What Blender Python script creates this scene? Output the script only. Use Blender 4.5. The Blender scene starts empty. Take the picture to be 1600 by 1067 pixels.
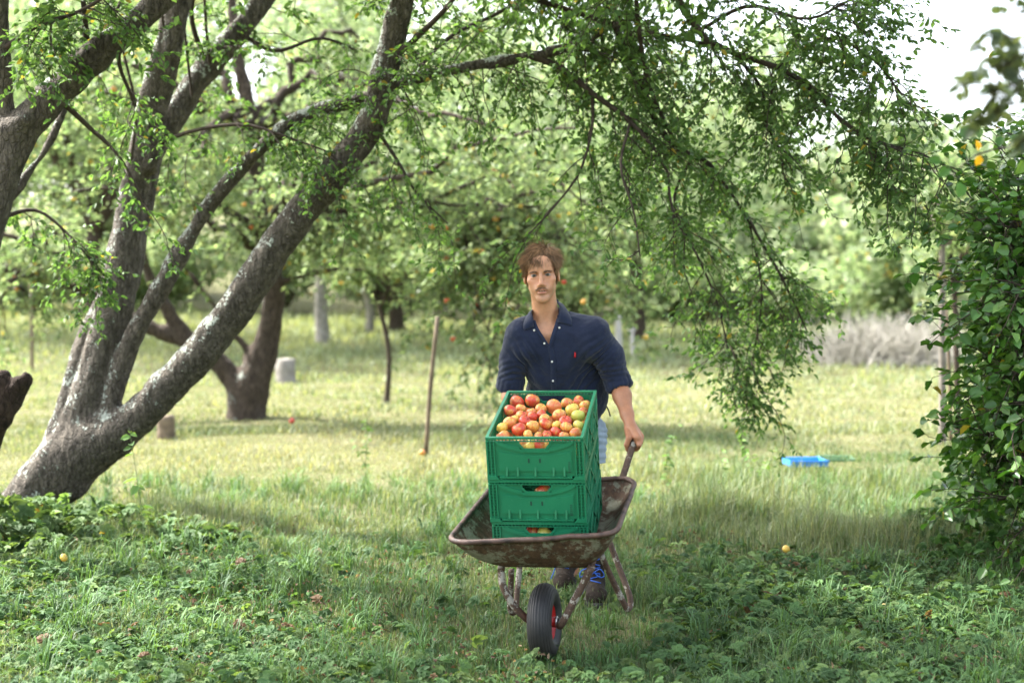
import bpy, math
import numpy as np
from mathutils import Vector, Matrix
C = bpy.context.scene
COL = C.collection
rng = np.random.default_rng(7)

# ------------------------------------------------------------------ camera, sky, sun, exposure
CAM_H = 1.567
TILT = math.atan(83.5 / 2222.2)
cam_d = bpy.data.cameras.new('camera')
cam = bpy.data.objects.new('camera', cam_d); COL.objects.link(cam)
cam.location = (0, 0, CAM_H); cam.rotation_euler = (math.pi / 2 - TILT, 0, 0)
cam_d.lens = 50; cam_d.sensor_width = 36; cam_d.clip_end = 1000
cam_d.dof.use_dof = True; cam_d.dof.focus_distance = 6.45; cam_d.dof.aperture_fstop = 1.8
C.camera = cam
SUN_EL, SUN_AZ = math.radians(50), math.radians(-64)      # azimuth measured from +Y towards +X
sun_dir = Vector((math.sin(SUN_AZ) * math.cos(SUN_EL), math.cos(SUN_AZ) * math.cos(SUN_EL), math.sin(SUN_EL)))
W = bpy.data.worlds.new('World'); C.world = W; W.use_nodes = True
wn = W.node_tree.nodes; wl = W.node_tree.links
sky = wn.new('ShaderNodeTexSky'); sky.sky_type = 'NISHITA'; sky.sun_disc = False
sky.sun_elevation = SUN_EL; sky.sun_rotation = SUN_AZ; sky.dust_density = 4.0; sky.air_density = 1.0; sky.ozone_density = 1.0
hs = wn.new('ShaderNodeHueSaturation'); hs.inputs['Saturation'].default_value = .5      # thin bright cloud: a paler sky
wl.new(sky.outputs[0], hs.inputs['Color']); wl.new(hs.outputs[0], wn['Background'].inputs[0]); wn['Background'].inputs[1].default_value = 0.15
sd = bpy.data.lights.new('sun', 'SUN'); so = bpy.data.objects.new('sun', sd); COL.objects.link(so)
sd.energy = 3.4; sd.angle = math.radians(2.5); sd.color = (1.0, 0.97, 0.92)
so.rotation_euler = sun_dir.to_track_quat('Z', 'Y').to_euler(); so.location = (-8, 2, 12)
C.view_settings.view_transform = 'Standard'; C.view_settings.look = 'None'
C.view_settings.exposure = 2.5; C.view_settings.gamma = 1.0
C.cycles.max_bounces = 6; C.cycles.diffuse_bounces = 3; C.cycles.transmission_bounces = 4
C.cycles.glossy_bounces = 2; C.cycles.caustics_reflective = False; C.cycles.caustics_refractive = False
C.cycles.sample_clamp_indirect = 6

def P(px, py, Y):
    """a point of the place at depth Y seen along one line of sight (photo pixels)"""
    f = 2222.2; v = 533.5 - py
    fy = f * math.cos(TILT) + v * math.sin(TILT); fz = -f * math.sin(TILT) + v * math.cos(TILT)
    return np.array([(px - 800) / fy * Y, Y, CAM_H + fz / fy * Y])

# ------------------------------------------------------------------ helpers
def nrm(v):
    return v / np.maximum(np.linalg.norm(v, axis=-1, keepdims=True), 1e-9)

def _h(i, s):
    i = (i[..., 0] * 73856093) ^ (i[..., 1] * 19349663) ^ (i[..., 2] * 83492791) ^ (s * 2654435)
    i = (i ^ (i >> 13)) * 1274126177 & 0x7fffffff
    return ((i ^ (i >> 16)) & 0xffff) / 65535.0

def vnoise(p, sc, seed=1):
    q = np.asarray(p) * sc; i = np.floor(q).astype(np.int64); f = q - i; f = f * f * (3 - 2 * f); r = 0
    for a in (0, 1):
        for b in (0, 1):
            for c in (0, 1):
                w = (f[..., 0] if a else 1 - f[..., 0]) * (f[..., 1] if b else 1 - f[..., 1]) * (f[..., 2] if c else 1 - f[..., 2])
                r = r + w * _h(i + np.array([a, b, c]), seed)
    return r * 2 - 1

def fbm(p, sc, seed=1, o=3):
    return sum(vnoise(p, sc * 2 ** k, seed + k) * 0.5 ** k for k in range(o))

def link(o, parent=None):
    COL.objects.link(o)
    if parent is not None: o.parent = parent
    return o

def tag(o, label=None, cat=None, group=None, kind=None):
    for k, v in (('label', label), ('category', cat), ('group', group), ('kind', kind)):
        if v: o[k] = v
    return o

def empty(name, loc=(0, 0, 0)):
    o = bpy.data.objects.new(name, None); o.location = loc; o.empty_display_size = .1
    return link(o)

def mesh(name, V, F, mat=None, parent=None, smooth=True, col=None, origin=None):
    """F: list of (n,k) index arrays"""
    V = np.asarray(V, dtype=np.float32).reshape(-1, 3)
    if origin is not None: V = V - np.asarray(origin, dtype=np.float32)
    if not isinstance(F, (list, tuple)): F = [F]
    F = [np.asarray(f, dtype=np.int32) for f in F if len(f)]
    me = bpy.data.meshes.new(name)
    me.vertices.add(len(V)); me.vertices.foreach_set('co', V.ravel())
    idx = np.concatenate([f.ravel() for f in F]); tot = np.concatenate([np.full(len(f), f.shape[1], np.int32) for f in F])
    st = np.concatenate([[0], np.cumsum(tot)[:-1]]).astype(np.int32)
    me.loops.add(len(idx)); me.loops.foreach_set('vertex_index', idx)
    me.polygons.add(len(tot)); me.polygons.foreach_set('loop_start', st)
    try: me.polygons.foreach_set('loop_total', tot)
    except Exception: pass
    me.polygons.foreach_set('use_smooth', np.full(len(tot), smooth))
    if col is not None:
        a = me.color_attributes.new('Col', 'FLOAT_COLOR', 'POINT')
        c = np.ones((len(V), 4), np.float32); c[:, :3] = col; a.data.foreach_set('color', c.ravel())
    if mat: me.materials.append(mat)
    me.update(calc_edges=True)
    o = bpy.data.objects.new(name, me)
    if origin is not None: o.location = origin
    link(o)
    if parent is not None:
        o.parent = parent
        o.matrix_parent_inverse = Matrix.Translation(parent.location).inverted()
    return o

class MB:
    """collects shapes into one mesh"""
    def __init__(s): s.V = []; s.F = {}; s.n = 0
    def add(s, V, *Fs):
        V = np.asarray(V, float).reshape(-1, 3); s.V.append(V)
        for F in Fs:
            F = np.asarray(F, int)
            if len(F): s.F.setdefault(F.shape[1], []).append(F + s.n)
        s.n += len(V)
    def box(s, lo, hi, M=None):
        lo, hi = np.minimum(lo, hi), np.maximum(lo, hi)
        v = np.array([[(lo, hi)[a][0], (lo, hi)[b][1], (lo, hi)[c][2]] for c in (0, 1) for b in (0, 1) for a in (0, 1)], float)
        if M is not None: v = v @ M[:3, :3].T + M[:3, 3]
        s.add(v, [[0, 2, 3, 1], [4, 5, 7, 6], [0, 1, 5, 4], [2, 6, 7, 3], [0, 4, 6, 2], [1, 3, 7, 5]])
    def bar(s, a, b, w, h, up=(0, 0, 1)):
        a, b = np.array(a, float), np.array(b, float); t = nrm(b - a); x = nrm(np.cross(t, up)); y = np.cross(x, t)
        v = np.array([p + x * i * w / 2 + y * j * h / 2 for p in (a, b) for i, j in ((-1, -1), (1, -1), (1, 1), (-1, 1))])
        s.add(v, [[0, 1, 2, 3], [7, 6, 5, 4], [0, 4, 5, 1], [1, 5, 6, 2], [2, 6, 7, 3], [3, 7, 4, 0]])
    def prism(s, poly, ax, d0, d1):
        """convex or fan polygon in the plane normal to axis ax, from d0 to d1"""
        n = len(poly); o = [i for i in range(3) if i != ax]; v = np.zeros((2 * n, 3))
        v[:n, o] = poly; v[n:, o] = poly; v[:n, ax] = d0; v[n:, ax] = d1
        s.add(v, [list(range(n))], [list(range(2 * n - 1, n - 1, -1))], [[i, (i + 1) % n, n + (i + 1) % n, n + i] for i in range(n)])
    def tube(s, pts, r, k=10, cap=True):
        pts = np.asarray(pts, float); V, F = tubes(pts[None], np.broadcast_to(np.asarray(r, float), (1, len(pts))), k)
        caps = [list(range(k))[::-1], list(range(len(V) - k, len(V)))] if cap else []
        s.add(V, F, caps)
    def lathe(s, prof, c=(0, 0, 0), axis=(0, 0, 1), k=24, closed=False):
        prof = np.asarray(prof, float); ax = nrm(np.array(axis, float)); ref = np.array([1, 0, 0]) if abs(ax[0]) < .8 else np.array([0, 1, 0])
        x = nrm(np.cross(ax, ref)); y = np.cross(ax, x); th = np.arange(k) / k * 2 * np.pi
        v = (np.array(c) + prof[:, None, 0:1] * (np.cos(th)[None, :, None] * x + np.sin(th)[None, :, None] * y) + prof[:, None, 1:2] * ax)
        n = len(prof); f = []
        for i in range(n if closed else n - 1):
            for j in range(k):
                i2 = (i + 1) % n; f.append([i * k + j, i * k + (j + 1) % k, i2 * k + (j + 1) % k, i2 * k + j])
        s.add(v.reshape(-1, 3), f)
    def build(s, name, mat, parent=None, smooth=False, M=None, origin=None, col=None):
        V = np.concatenate(s.V)
        if M is not None: V = V @ M[:3, :3].T + M[:3, 3]
        return mesh(name, V, [np.concatenate(f) for f in s.F.values()], mat, parent, smooth, col, origin)

def tubes(paths, rad, k=4):
    """paths (N,S,3), rad (N,S) -> verts, quads"""
    N, S, _ = paths.shape
    t = np.zeros_like(paths); t[:, 1:-1] = paths[:, 2:] - paths[:, :-2]; t[:, 0] = paths[:, 1] - paths[:, 0]; t[:, -1] = paths[:, -1] - paths[:, -2]
    t = nrm(t); m = nrm(paths[:, -1] - paths[:, 0] + 1e-6)
    ref = np.zeros((N, 3)); ref[np.arange(N), np.argmin(np.abs(m), 1)] = 1
    x = nrm(np.cross(t, ref[:, None])); y = np.cross(t, x); th = np.arange(k) / k * 2 * np.pi
    V = paths[:, :, None] + rad[:, :, None, None] * (np.cos(th)[:, None] * x[:, :, None] + np.sin(th)[:, None] * y[:, :, None])
    n = np.arange(N)[:, None, None] * S * k; s = np.arange(S - 1)[None, :, None] * k; j = np.arange(k)[None, None]
    a = n + s + j; b = n + s + (j + 1) % k
    return V.reshape(-1, 3), np.stack([a, b, b + k, a + k], -1).reshape(-1, 4)

def spline(pts, n):
    """Catmull-Rom through points (m,d) -> (n,d)"""
    p = np.asarray(pts, float); p = np.concatenate([[2 * p[0] - p[1]], p, [2 * p[-1] - p[-2]]])
    m = len(p) - 3; u = np.linspace(0, m - 1e-6, n); i = u.astype(int); f = (u - i)[:, None]
    a, b, c, d = p[i], p[i + 1], p[i + 2], p[i + 3]
    return .5 * (2 * b + (c - a) * f + (2 * a - 5 * b + 4 * c - d) * f ** 2 + (3 * b - a - 3 * c + d) * f ** 3)

class SDF:
    def __init__(s, lo, hi, vox):
        s.lo = np.array(lo, float); s.vox = vox; s.n = np.ceil((np.array(hi) - s.lo) / vox).astype(int) + 1
        s.g = np.full(s.n, 0.5, np.float32)
    def _sub(s, lo, hi):
        a = np.maximum(((np.array(lo) - s.lo) / s.vox).astype(int), 0); b = np.minimum(np.ceil((np.array(hi) - s.lo) / s.vox).astype(int) + 1, s.n)
        if (b <= a).any(): return None, None
        ax = [(s.lo[i] + np.arange(a[i], b[i]) * s.vox).astype(np.float32) for i in range(3)]
        return tuple(slice(a[i], b[i]) for i in range(3)), np.meshgrid(*ax, indexing='ij', sparse=True)
    def _mix(s, sl, d, k, sub=False):
        o = s.g[sl]
        if sub:
            d = -d; h = np.clip(.5 - .5 * (d - o) / -k, 0, 1) if False else np.clip(.5 + .5 * (d - o) / k, 0, 1)
            s.g[sl] = o * (1 - h) + d * h + k * h * (1 - h)
        else:
            h = np.clip(.5 + .5 * (o - d) / k, 0, 1); s.g[sl] = o * (1 - h) + d * h - k * h * (1 - h)
    def cap(s, a, b, ra, rb, k=.02, sub=False):
        a, b = np.array(a, float), np.array(b, float); R = max(ra, rb) + k + s.vox * 5
        sl, X = s._sub(np.minimum(a, b) - R, np.maximum(a, b) + R)
        if sl is None: return
        ba = b - a; L = max(ba @ ba, 1e-12)
        t = np.clip(((X[0] - a[0]) * ba[0] + (X[1] - a[1]) * ba[1] + (X[2] - a[2]) * ba[2]) / L, 0, 1)
        d = np.sqrt((X[0] - a[0] - ba[0] * t) ** 2 + (X[1] - a[1] - ba[1] * t) ** 2 + (X[2] - a[2] - ba[2] * t) ** 2) - (ra + (rb - ra) * t)
        s._mix(sl, d.astype(np.float32), k, sub)
    def path(s, pts, rad, k=.02):
        R = max(rad) + k + s.vox * 4; sl, X = s._sub(np.min(pts, 0) - R, np.max(pts, 0) + R)
        if sl is None: return
        keep = s.g; s.g = np.full_like(keep[sl], .5); lo, n = s.lo, s.n; s.lo = s.lo + np.array([q.start for q in sl]) * s.vox; s.n = np.array(s.g.shape)
        for i in range(len(pts) - 1): s.cap(pts[i], pts[i + 1], rad[i], rad[i + 1], 1e-5)
        d = s.g; s.g, s.lo, s.n = keep, lo, n; s._mix(sl, d, k)
    def ell(s, c, r, k=.02, M=None, sub=False):
        c, r = np.array(c, float), np.array(r, float); R = r.max() * 1.25 + k * 1.6 + s.vox * 3
        sl, X = s._sub(c - R, c + R)
        if sl is None: return
        q = [X[i] - c[i] for i in range(3)]
        if M is not None: q = [sum(M[j, i] * q[j] for j in range(3)) for i in range(3)]
        k0 = np.sqrt((q[0] / r[0]) ** 2 + (q[1] / r[1]) ** 2 + (q[2] / r[2]) ** 2)
        k1 = np.sqrt((q[0] / r[0] ** 2) ** 2 + (q[1] / r[1] ** 2) ** 2 + (q[2] / r[2] ** 2) ** 2)
        d = k0 * (k0 - 1) / np.maximum(k1, 1e-6)
        s._mix(sl, d.astype(np.float32), k, sub)
    def out(s):
        import openvdb
        g = openvdb.FloatGrid(.05); g.copyFromArray(np.clip(s.g, -.05, .05))
        p, q = g.convertToQuads()
        return p * s.vox + s.lo, np.asarray(q)

# ------------------------------------------------------------------ node materials
class NT:
    def __init__(s, name):
        s.m = bpy.data.materials.new(name); s.m.use_nodes = True; s.t = s.m.node_tree; s.b = s.t.nodes['Principled BSDF']; s.out = s.t.nodes['Material Output']
    def n(s, typ, **kw):
        o = s.t.nodes.new('ShaderNode' + typ)
        for k, v in kw.items():
            if hasattr(o, k) and not k[0].isupper(): setattr(o, k, v)
            else: o.inputs[k.replace('_', ' ')].default_value = v
        return o
    def l(s, a, b): s.t.links.new(a, b); return s
    def noise(s, sc, detail=4, rough=.55, vec=None, stretch=None):
        tc = s.n('TexCoord'); src = tc.outputs['Object']
        if stretch:
            mp = s.n('Mapping'); mp.inputs['Scale'].default_value = stretch; s.l(src, mp.inputs[0]); src = mp.outputs[0]
        n = s.n('TexNoise'); n.inputs['Scale'].default_value = sc; n.inputs['Detail'].default_value = detail; n.inputs['Roughness'].default_value = rough
        s.l(src, n.inputs['Vector']); return n.outputs['Fac']
    def ramp(s, fac, stops, interp='LINEAR'):
        r = s.n('ValToRGB'); r.color_ramp.interpolation = interp; e = r.color_ramp.elements
        while len(e) < len(stops): e.new(.5)
        for i, (p, c) in enumerate(stops):
            e[i].position = p; e[i].color = (*c, 1) if len(c) == 3 else c
        s.l(fac, r.inputs[0]); return r.outputs[0]
    def mix(s, f, a, b, mode='MIX'):
        m = s.n('Mix'); m.data_type = 'RGBA'; m.blend_type = mode
        for sock, v in ((m.inputs[0], f), (m.inputs[6], a), (m.inputs[7], b)):
            if hasattr(v, 'is_linked'): s.l(v, sock)
            else: sock.default_value = v if isinstance(v, (int, float)) else (*v, 1)
        return m.outputs[2]
    def math(s, op, a, b=0.0, clamp=False):
        m = s.n('Math', operation=op); m.use_clamp = clamp
        for sock, v in ((m.inputs[0], a), (m.inputs[1], b)):
            if hasattr(v, 'is_linked'): s.l(v, sock)
            else: sock.default_value = v
        return m.outputs[0]
    def bump(s, h, strength=.5, dist=.01):
        b = s.n('Bump'); b.inputs['Strength'].default_value = strength; b.inputs['Distance'].default_value = dist
        s.l(h, b.inputs['Height']); s.l(b.outputs[0], s.b.inputs['Normal']); return b
    def col(s, c):
        if hasattr(c, 'is_linked'): s.l(c, s.b.inputs['Base Color'])
        else: s.b.inputs['Base Color'].default_value = (*c, 1)
        return s
    def set(s, **kw):
        for k, v in kw.items(): s.b.inputs[k.replace('_', ' ')].default_value = v
        return s

def leaf_mat(name, trans=.45, rough=.5, spec=.35, tint=(1.25, 1.15, .5)):
    t = NT(name); a = t.n('Attribute', attribute_name='Col'); c = a.outputs['Color']
    t.col(c).set(Roughness=rough); t.b.inputs['Specular IOR Level'].default_value = spec
    tr = t.n('BsdfTranslucent'); m = t.mix(1.0, c, tint, 'MULTIPLY'); t.l(m, tr.inputs['Color'])
    mx = t.n('MixShader'); mx.inputs[0].default_value = trans
    t.l(t.b.outputs[0], mx.inputs[1]); t.l(tr.outputs[0], mx.inputs[2]); t.l(mx.outputs[0], t.out.inputs[0])
    return t.m

def plain(name, c, rough=.6, metal=0., var=.15, sc=8, bump=0, spec=.5):
    t = NT(name); n = t.noise(sc)
    t.col(t.ramp(n, [(.3, tuple(x * (1 - var) for x in c)), (.7, tuple(min(1, x * (1 + var)) for x in c))])).set(Roughness=rough, Metallic=metal)
    t.b.inputs['Specular IOR Level'].default_value = spec
    if bump: t.bump(n, bump, .01)
    return t.m

def bark_mat(name, dark, light, lichen=(.42, .46, .40), amount=.5, sc=1.0):
    t = NT(name)
    n1 = t.noise(9 * sc, 6, .65); n2 = t.noise(30 * sc, 5, .7, stretch=(1, 1, .35)); n3 = t.noise(3.2 * sc, 3, .5); n4 = t.noise(55 * sc, 3, .6)
    c = t.mix(t.ramp(n2, [(.35, (0, 0, 0)), (.65, (1, 1, 1))]), dark, light)
    c = t.mix(t.ramp(n1, [(.4, (0, 0, 0)), (.7, (1, 1, 1))]), c, tuple((a + b) / 2.6 for a, b in zip(dark, light)))
    # lichen grows on the sides that face the sky
    g = t.n('NewGeometry'); sx = t.n('SeparateXYZ'); t.l(g.outputs['Normal'], sx.inputs[0])
    up = t.math('ADD', t.math('MULTIPLY', sx.outputs[2], .10), t.math('MULTIPLY', sx.outputs[0], -.06))
    f = t.math('ADD', t.math('ADD', t.math('MULTIPLY', n3, .35), t.math('MULTIPLY', n1, .65)), up)
    f = t.math('ADD', f, t.math('MULTIPLY', t.math('SUBTRACT', n4, .5), .45))
    th = .74 - amount * .22
    lm = t.ramp(f, [(th, (0, 0, 0)), (th + .035, (1, 1, 1))])
    lc = t.mix(t.ramp(n4, [(.35, (0, 0, 0)), (.65, (1, 1, 1))]), tuple(x * .7 for x in lichen), lichen)
    t.col(t.mix(lm, c, lc)).set(Roughness=.9); t.b.inputs['Specular IOR Level'].default_value = .2
    vo = t.n('TexVoronoi', feature='DISTANCE_TO_EDGE'); vo.inputs['Scale'].default_value = 38 * sc; tc = t.n('TexCoord'); mp = t.n('Mapping'); mp.inputs['Scale'].default_value = (1, 1, .45); t.l(tc.outputs['Object'], mp.inputs[0]); t.l(mp.outputs[0], vo.inputs['Vector'])
    cr = t.ramp(vo.outputs['Distance'], [(.0, (0, 0, 0)), (.12, (1, 1, 1))])
    h = t.math('ADD', t.math('ADD', t.math('MULTIPLY', n2, 1.0), t.math('MULTIPLY', n4, .7)), t.math('MULTIPLY', cr, .45))
    t.bump(h, 1.0, .022)
    return t.m

# ------------------------------------------------------------------ leaves
def leaves(Pp, D, N, L, Wd, fold=.25, quad1=False, curl=.12):
    """leaf blades: base point, direction, normal, length, half width"""
    D = nrm(D); X = nrm(np.cross(D, N)); N = np.cross(X, D); L = L[:, None]; Wd = Wd[:, None]
    if quad1:
        V = np.stack([Pp, Pp + D * L * .5 + X * Wd, Pp + D * L - N * L * curl, Pp + D * L * .5 - X * Wd], 1)
        i = np.arange(len(Pp))[:, None] * 4
        return V.reshape(-1, 3), i + np.array([[0, 1, 2, 3]]), 4
    up = N * Wd * fold * 2
    V = np.stack([Pp, Pp + D * L * .3 + X * Wd * .9 + up, Pp + D * L * .68 + X * Wd * .78 + up * .8 - N * L * curl * .4, Pp + D * L - N * L * curl,
                  Pp + D * L * .68 - X * Wd * .78 + up * .8 - N * L * curl * .4, Pp + D * L * .3 - X * Wd * .9 + up], 1)
    i = np.arange(len(Pp))[:, None] * 6
    return V.reshape(-1, 3), np.concatenate([i + np.array([[0, 1, 2, 3]]), i + np.array([[0, 3, 4, 5]])]), 6

GREENS = np.array([[.045, .105, .018], [.06, .135, .025], [.035, .085, .02], [.08, .155, .03]])
def leafcols(n, r, pal=GREENS, var=.25, odd=.006, oddc=(.36, .27, .05)):
    c = pal[r.integers(0, len(pal), n)] * (1 + var * r.standard_normal((n, 1)) * .6).clip(.45, 1.8)
    o = r.random(n) < odd; c[o] = np.array(oddc) * r.uniform(.6, 1.1, (o.sum(), 1))
    return c

def sprays(st, dr, L, r, S=9, droop=.12, side=.28, sn=5, lpn=2, leaf=.045, wig=.18, lw=.27, keep=1.0):
    """drooping twigs with side shoots and leaves; returns tube V,F and leaf V,F,cols"""
    N = len(st); path = np.zeros((N, S, 3)); path[:, 0] = st; d = nrm(dr); dirs = np.zeros((N, S, 3)); dirs[:, 0] = d
    for i in range(1, S):
        d = nrm(d + r.standard_normal((N, 3)) * wig + np.array([0, 0, -droop])); path[:, i] = path[:, i - 1] + d * (L / S)[:, None]; dirs[:, i] = d
    rad = np.linspace(.0055, .0018, S)[None] * (.6 + .5 * L[:, None])
    TV, TF = tubes(path, rad, 3)
    # side shoots
    b = path[:, 1:].reshape(-1, 3); bd = dirs[:, 1:].reshape(-1, 3); M = len(b)
    x = nrm(np.cross(bd, np.array([0, 0, 1.]) + r.standard_normal((M, 3)) * .3)) * np.where(np.arange(M) % 2, 1, -1)[:, None]
    sd_ = nrm(x * .8 + bd * .7 + r.standard_normal((M, 3)) * .35)
    sl = side * r.uniform(.35, 1.1, M) * np.tile(np.linspace(1, .55, S - 1), N)
    sp = np.zeros((M, sn, 3)); sp[:, 0] = b; dd = np.zeros((M, sn, 3)); dd[:, 0] = sd_
    for i in range(1, sn):
        sd_ = nrm(sd_ + r.standard_normal((M, 3)) * .22 + np.array([0, 0, -droop * .6])); sp[:, i] = sp[:, i - 1] + sd_ * (sl / (sn - 1))[:, None]; dd[:, i] = sd_
    V2, F2 = tubes(sp, np.broadcast_to(np.linspace(.0022, .0010, sn), (M, sn)), 3)
    TV2 = np.concatenate([TV, V2]); TF2 = np.concatenate([TF, F2 + len(TV)])
    q = np.repeat(sp[:, 1:].reshape(-1, 3), lpn, 0); qd = np.repeat(dd[:, 1:].reshape(-1, 3), lpn, 0)
    m = r.random(len(q)) < keep; q, qd = q[m], qd[m]; K = len(q)
    q = q + qd * r.uniform(-.5, .5, (K, 1)) * side / sn
    lx = nrm(np.cross(qd, np.array([0, 0, 1.]) + .2 * r.standard_normal((K, 3)))) * np.where(r.random(K) < .5, 1, -1)[:, None]
    D = nrm(qd * .7 + lx * .8 + r.standard_normal((K, 3)) * .3 + np.array([0, 0, -.25]))
    Nn = nrm(np.array([0, 0, 1.]) + r.standard_normal((K, 3)) * .65)
    ll = leaf * r.uniform(.6, 1.25, K)
    LV, LF, k = leaves(q, D, Nn, ll, ll * lw)
    return TV2, TF2, LV, LF, k, K
# ------------------------------------------------------------------ ground
def gz(x, y):
    x = np.asarray(x, float); y = np.asarray(y, float); p = np.stack([x, y, 0 * x], -1)
    near = .025 * fbm(p, .8, 5, 2) * np.clip((y - 7.5) / 3, 0, 1)
    rise = .019 * np.clip(y - 24, 0, None) * (1 + 1.1 * np.clip(-x / 10, 0, 1.5)) + .02 * np.clip(y - 60, 0, None)
    return near + rise
def gp(x, y): return np.stack([x, y, gz(x, y)], -1)

xs = np.concatenate([np.linspace(-420, -16, 30), np.linspace(-15, 15, 121), np.linspace(16, 420, 30)])
ys = np.concatenate([np.linspace(-60, 2, 12), np.linspace(2.4, 20, 89), np.linspace(20.5, 50, 60), np.linspace(52, 420, 50)])
X, Y = np.meshgrid(xs, ys, indexing='ij'); nx, ny = len(xs), len(ys)
ii = (np.arange(nx - 1)[:, None] * ny + np.arange(ny - 1)[None]).reshape(-1, 1)
t = NT('soil and thatch'); n = t.noise(1.2, 6, .6); n2 = t.noise(30, 4, .7)
c = t.ramp(n, [(.3, (.075, .10, .028)), (.5, (.125, .14, .06)), (.72, (.22, .21, .12))])
c = t.mix(t.ramp(n2, [(.35, (0, 0, 0)), (.7, (1, 1, 1))]), c, (.09, .07, .035)); 
t.col(c).set(Roughness=.95); t.b.inputs['Specular IOR Level'].default_value = .1; t.bump(n2, .8, .03)
ground = mesh('ground', gp(X.ravel(), Y.ravel()), np.concatenate([ii, ii + ny, ii + ny + 1, ii + 1], 1), t.m)
tag(ground, kind='structure')

GRASS = leaf_mat('grass blade', .35, .55, .3, (1.2, 1.1, .5))
LEAF = leaf_mat('plum leaf', .46, .5, .25, (1.15, 1.25, .6))
LEAFB = leaf_mat('apple leaf', .52, .5, .3, (1.02, 1.08, .85))
HERB = leaf_mat('herb leaf', .38, .6, .15, (1.25, 1.2, .5))

# ------------------------------------------------------------------ grass
def blades(n, xr, yr, h, w, dens, colf, r, name, label=None):
    # sampled so that density per m2 falls off with distance; dens(x,y) in 0..1 keeps or drops a blade
    y = yr[0] + (yr[1] - yr[0]) * r.random(n) ** 1.25; half = .5 * y + xr; x = r.uniform(-1, 1, n) * half
    k = r.random(n) < dens(x, y); x, y = x[k], y[k]; n = len(x)
    base = gp(x, y); hh = h(x, y) * r.uniform(.45, 1.35, n)
    a = r.uniform(0, 2 * np.pi, n); lean = r.uniform(.05, .75, n)[:, None]; d = np.stack([np.cos(a), np.sin(a), 0 * a], -1)
    s = nrm(np.stack([-np.sin(a + r.normal(0, .6, n)), np.cos(a), 0 * a], -1)) * (w * np.clip(y / 8, 1, 4) * r.uniform(.6, 1.4, n))[:, None]
    up = np.array([0, 0, 1.]); H = hh[:, None]
    m = base + up * H * .55 + d * H * lean * .25; tp = base + up * H * (1 - lean * .45) + d * H * lean * .95
    V = np.stack([base - s, base + s, m + s * .75, m - s * .75, tp], 1).reshape(-1, 3)
    i = np.arange(n)[:, None] * 5
    c = colf(x, y, n)[:, None].repeat(5, 1).reshape(-1, 3)
    return V, (i + np.array([[0, 1, 2, 3]]), i + np.array([[3, 2, 4]])), c

def dryness(x, y):
    p = np.stack([x, y, 0 * x], -1); v = .5 + .55 * fbm(p, .55, 11, 3)
    band = np.exp(-((y - 13.2) / 2.6) ** 2) * np.clip(1 - (x - .2) / 3.2, 0, 1)      # trodden, dry strip behind the wheelbarrow
    far = np.clip((y - 12.5) / 5, 0, 1) * .35
    return np.clip(v * .35 + band * .40 + far * .9 - .03, 0, 1)
def grasscol(x, y, n):
    d = dryness(x, y) + .18 * rng.standard_normal(n); d = d.clip(0, 1)[:, None]
    g = np.array([[.075, .145, .05], [.10, .18, .065], [.06, .12, .048]])[rng.integers(0, 3, n)]
    s = np.array([[.36, .38, .23], [.45, .44, .31], [.29, .26, .17]])[rng.integers(0, 3, n)]
    c = g * (1 - d) + s * d
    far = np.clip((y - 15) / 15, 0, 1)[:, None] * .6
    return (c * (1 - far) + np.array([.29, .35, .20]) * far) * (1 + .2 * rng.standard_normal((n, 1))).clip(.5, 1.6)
def tall(x, y):      # taller uncut grass on the right
    return np.clip((x - .6) / .8, 0, 1) * np.clip((y - 7.6) / .7, 0, 1) * np.clip((12.2 - y) / 1.2, 0, 1)
def hgt(x, y):
    p = np.stack([x, y, 0 * x], -1); tuft = np.clip(.9 + .9 * vnoise(p, 1.7, 31), .35, 2)
    mid = np.exp(-((y - 9.6) / 1.2) ** 2) * np.clip((-x + .2) / 1, 0, 1)
    return (np.where(y > 9.5, .055, .075) + .15 * tall(x, y) + .06 * mid) * tuft * np.where(y > 20, 1 + (y - 20) / 6, 1)
Vs, Fq, Ft, Cs, n0 = [], [], [], [], 0
for (cnt, xr, yr, w) in ((230000, .6, (4.6, 9.5), .0021), (150000, 1.2, (8.5, 16), .0024), (110000, 2.5, (15, 44), .0040)):
    V, (a, b), c = blades(cnt, xr, yr, hgt, w, lambda x, y: np.where(y < 9, .95, 1), grasscol, rng, 'g')
    Vs.append(V); Fq.append(a + n0); Ft.append(b + n0); Cs.append(c); n0 += len(V)
# longer arching tufts in the shade of the foreground
nt = 950; ty = 4.8 + 6.5 * rng.random(nt); tx = rng.uniform(-1, 1, nt) * (.5 * ty + .3); per = 26; n = nt * per
tsz = rng.uniform(.5, 1.15, nt) * np.where(np.abs(tx - .2) < .5, .55, 1); bx_ = np.repeat(tx, per) + rng.normal(0, .022, n); by_ = np.repeat(ty, per) + rng.normal(0, .022, n); hh = np.repeat(tsz, per) * rng.uniform(.09, .22, n)
a = rng.uniform(0, 2 * np.pi, n); dd = np.stack([np.cos(a), np.sin(a), 0 * a], -1); ln = rng.uniform(.2, 1.1, n)[:, None]; H = hh[:, None]; b = gp(bx_, by_); s_ = np.stack([-np.sin(a), np.cos(a), 0 * a], -1) * rng.uniform(.0015, .003, n)[:, None]; up = np.array([0, 0, 1.])
q1 = b + up * H * .6 + dd * H * ln * .25; q2 = b + up * H * (.95 - ln * .25) + dd * H * ln * .7; q3 = b + up * H * (1.0 - ln * .55) + dd * H * ln * 1.15
Vt = np.stack([b - s_, b + s_, q1 + s_, q1 - s_, q2 + s_ * .7, q2 - s_ * .7, q3], 1).reshape(-1, 3); i = np.arange(n)[:, None] * 7
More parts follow.
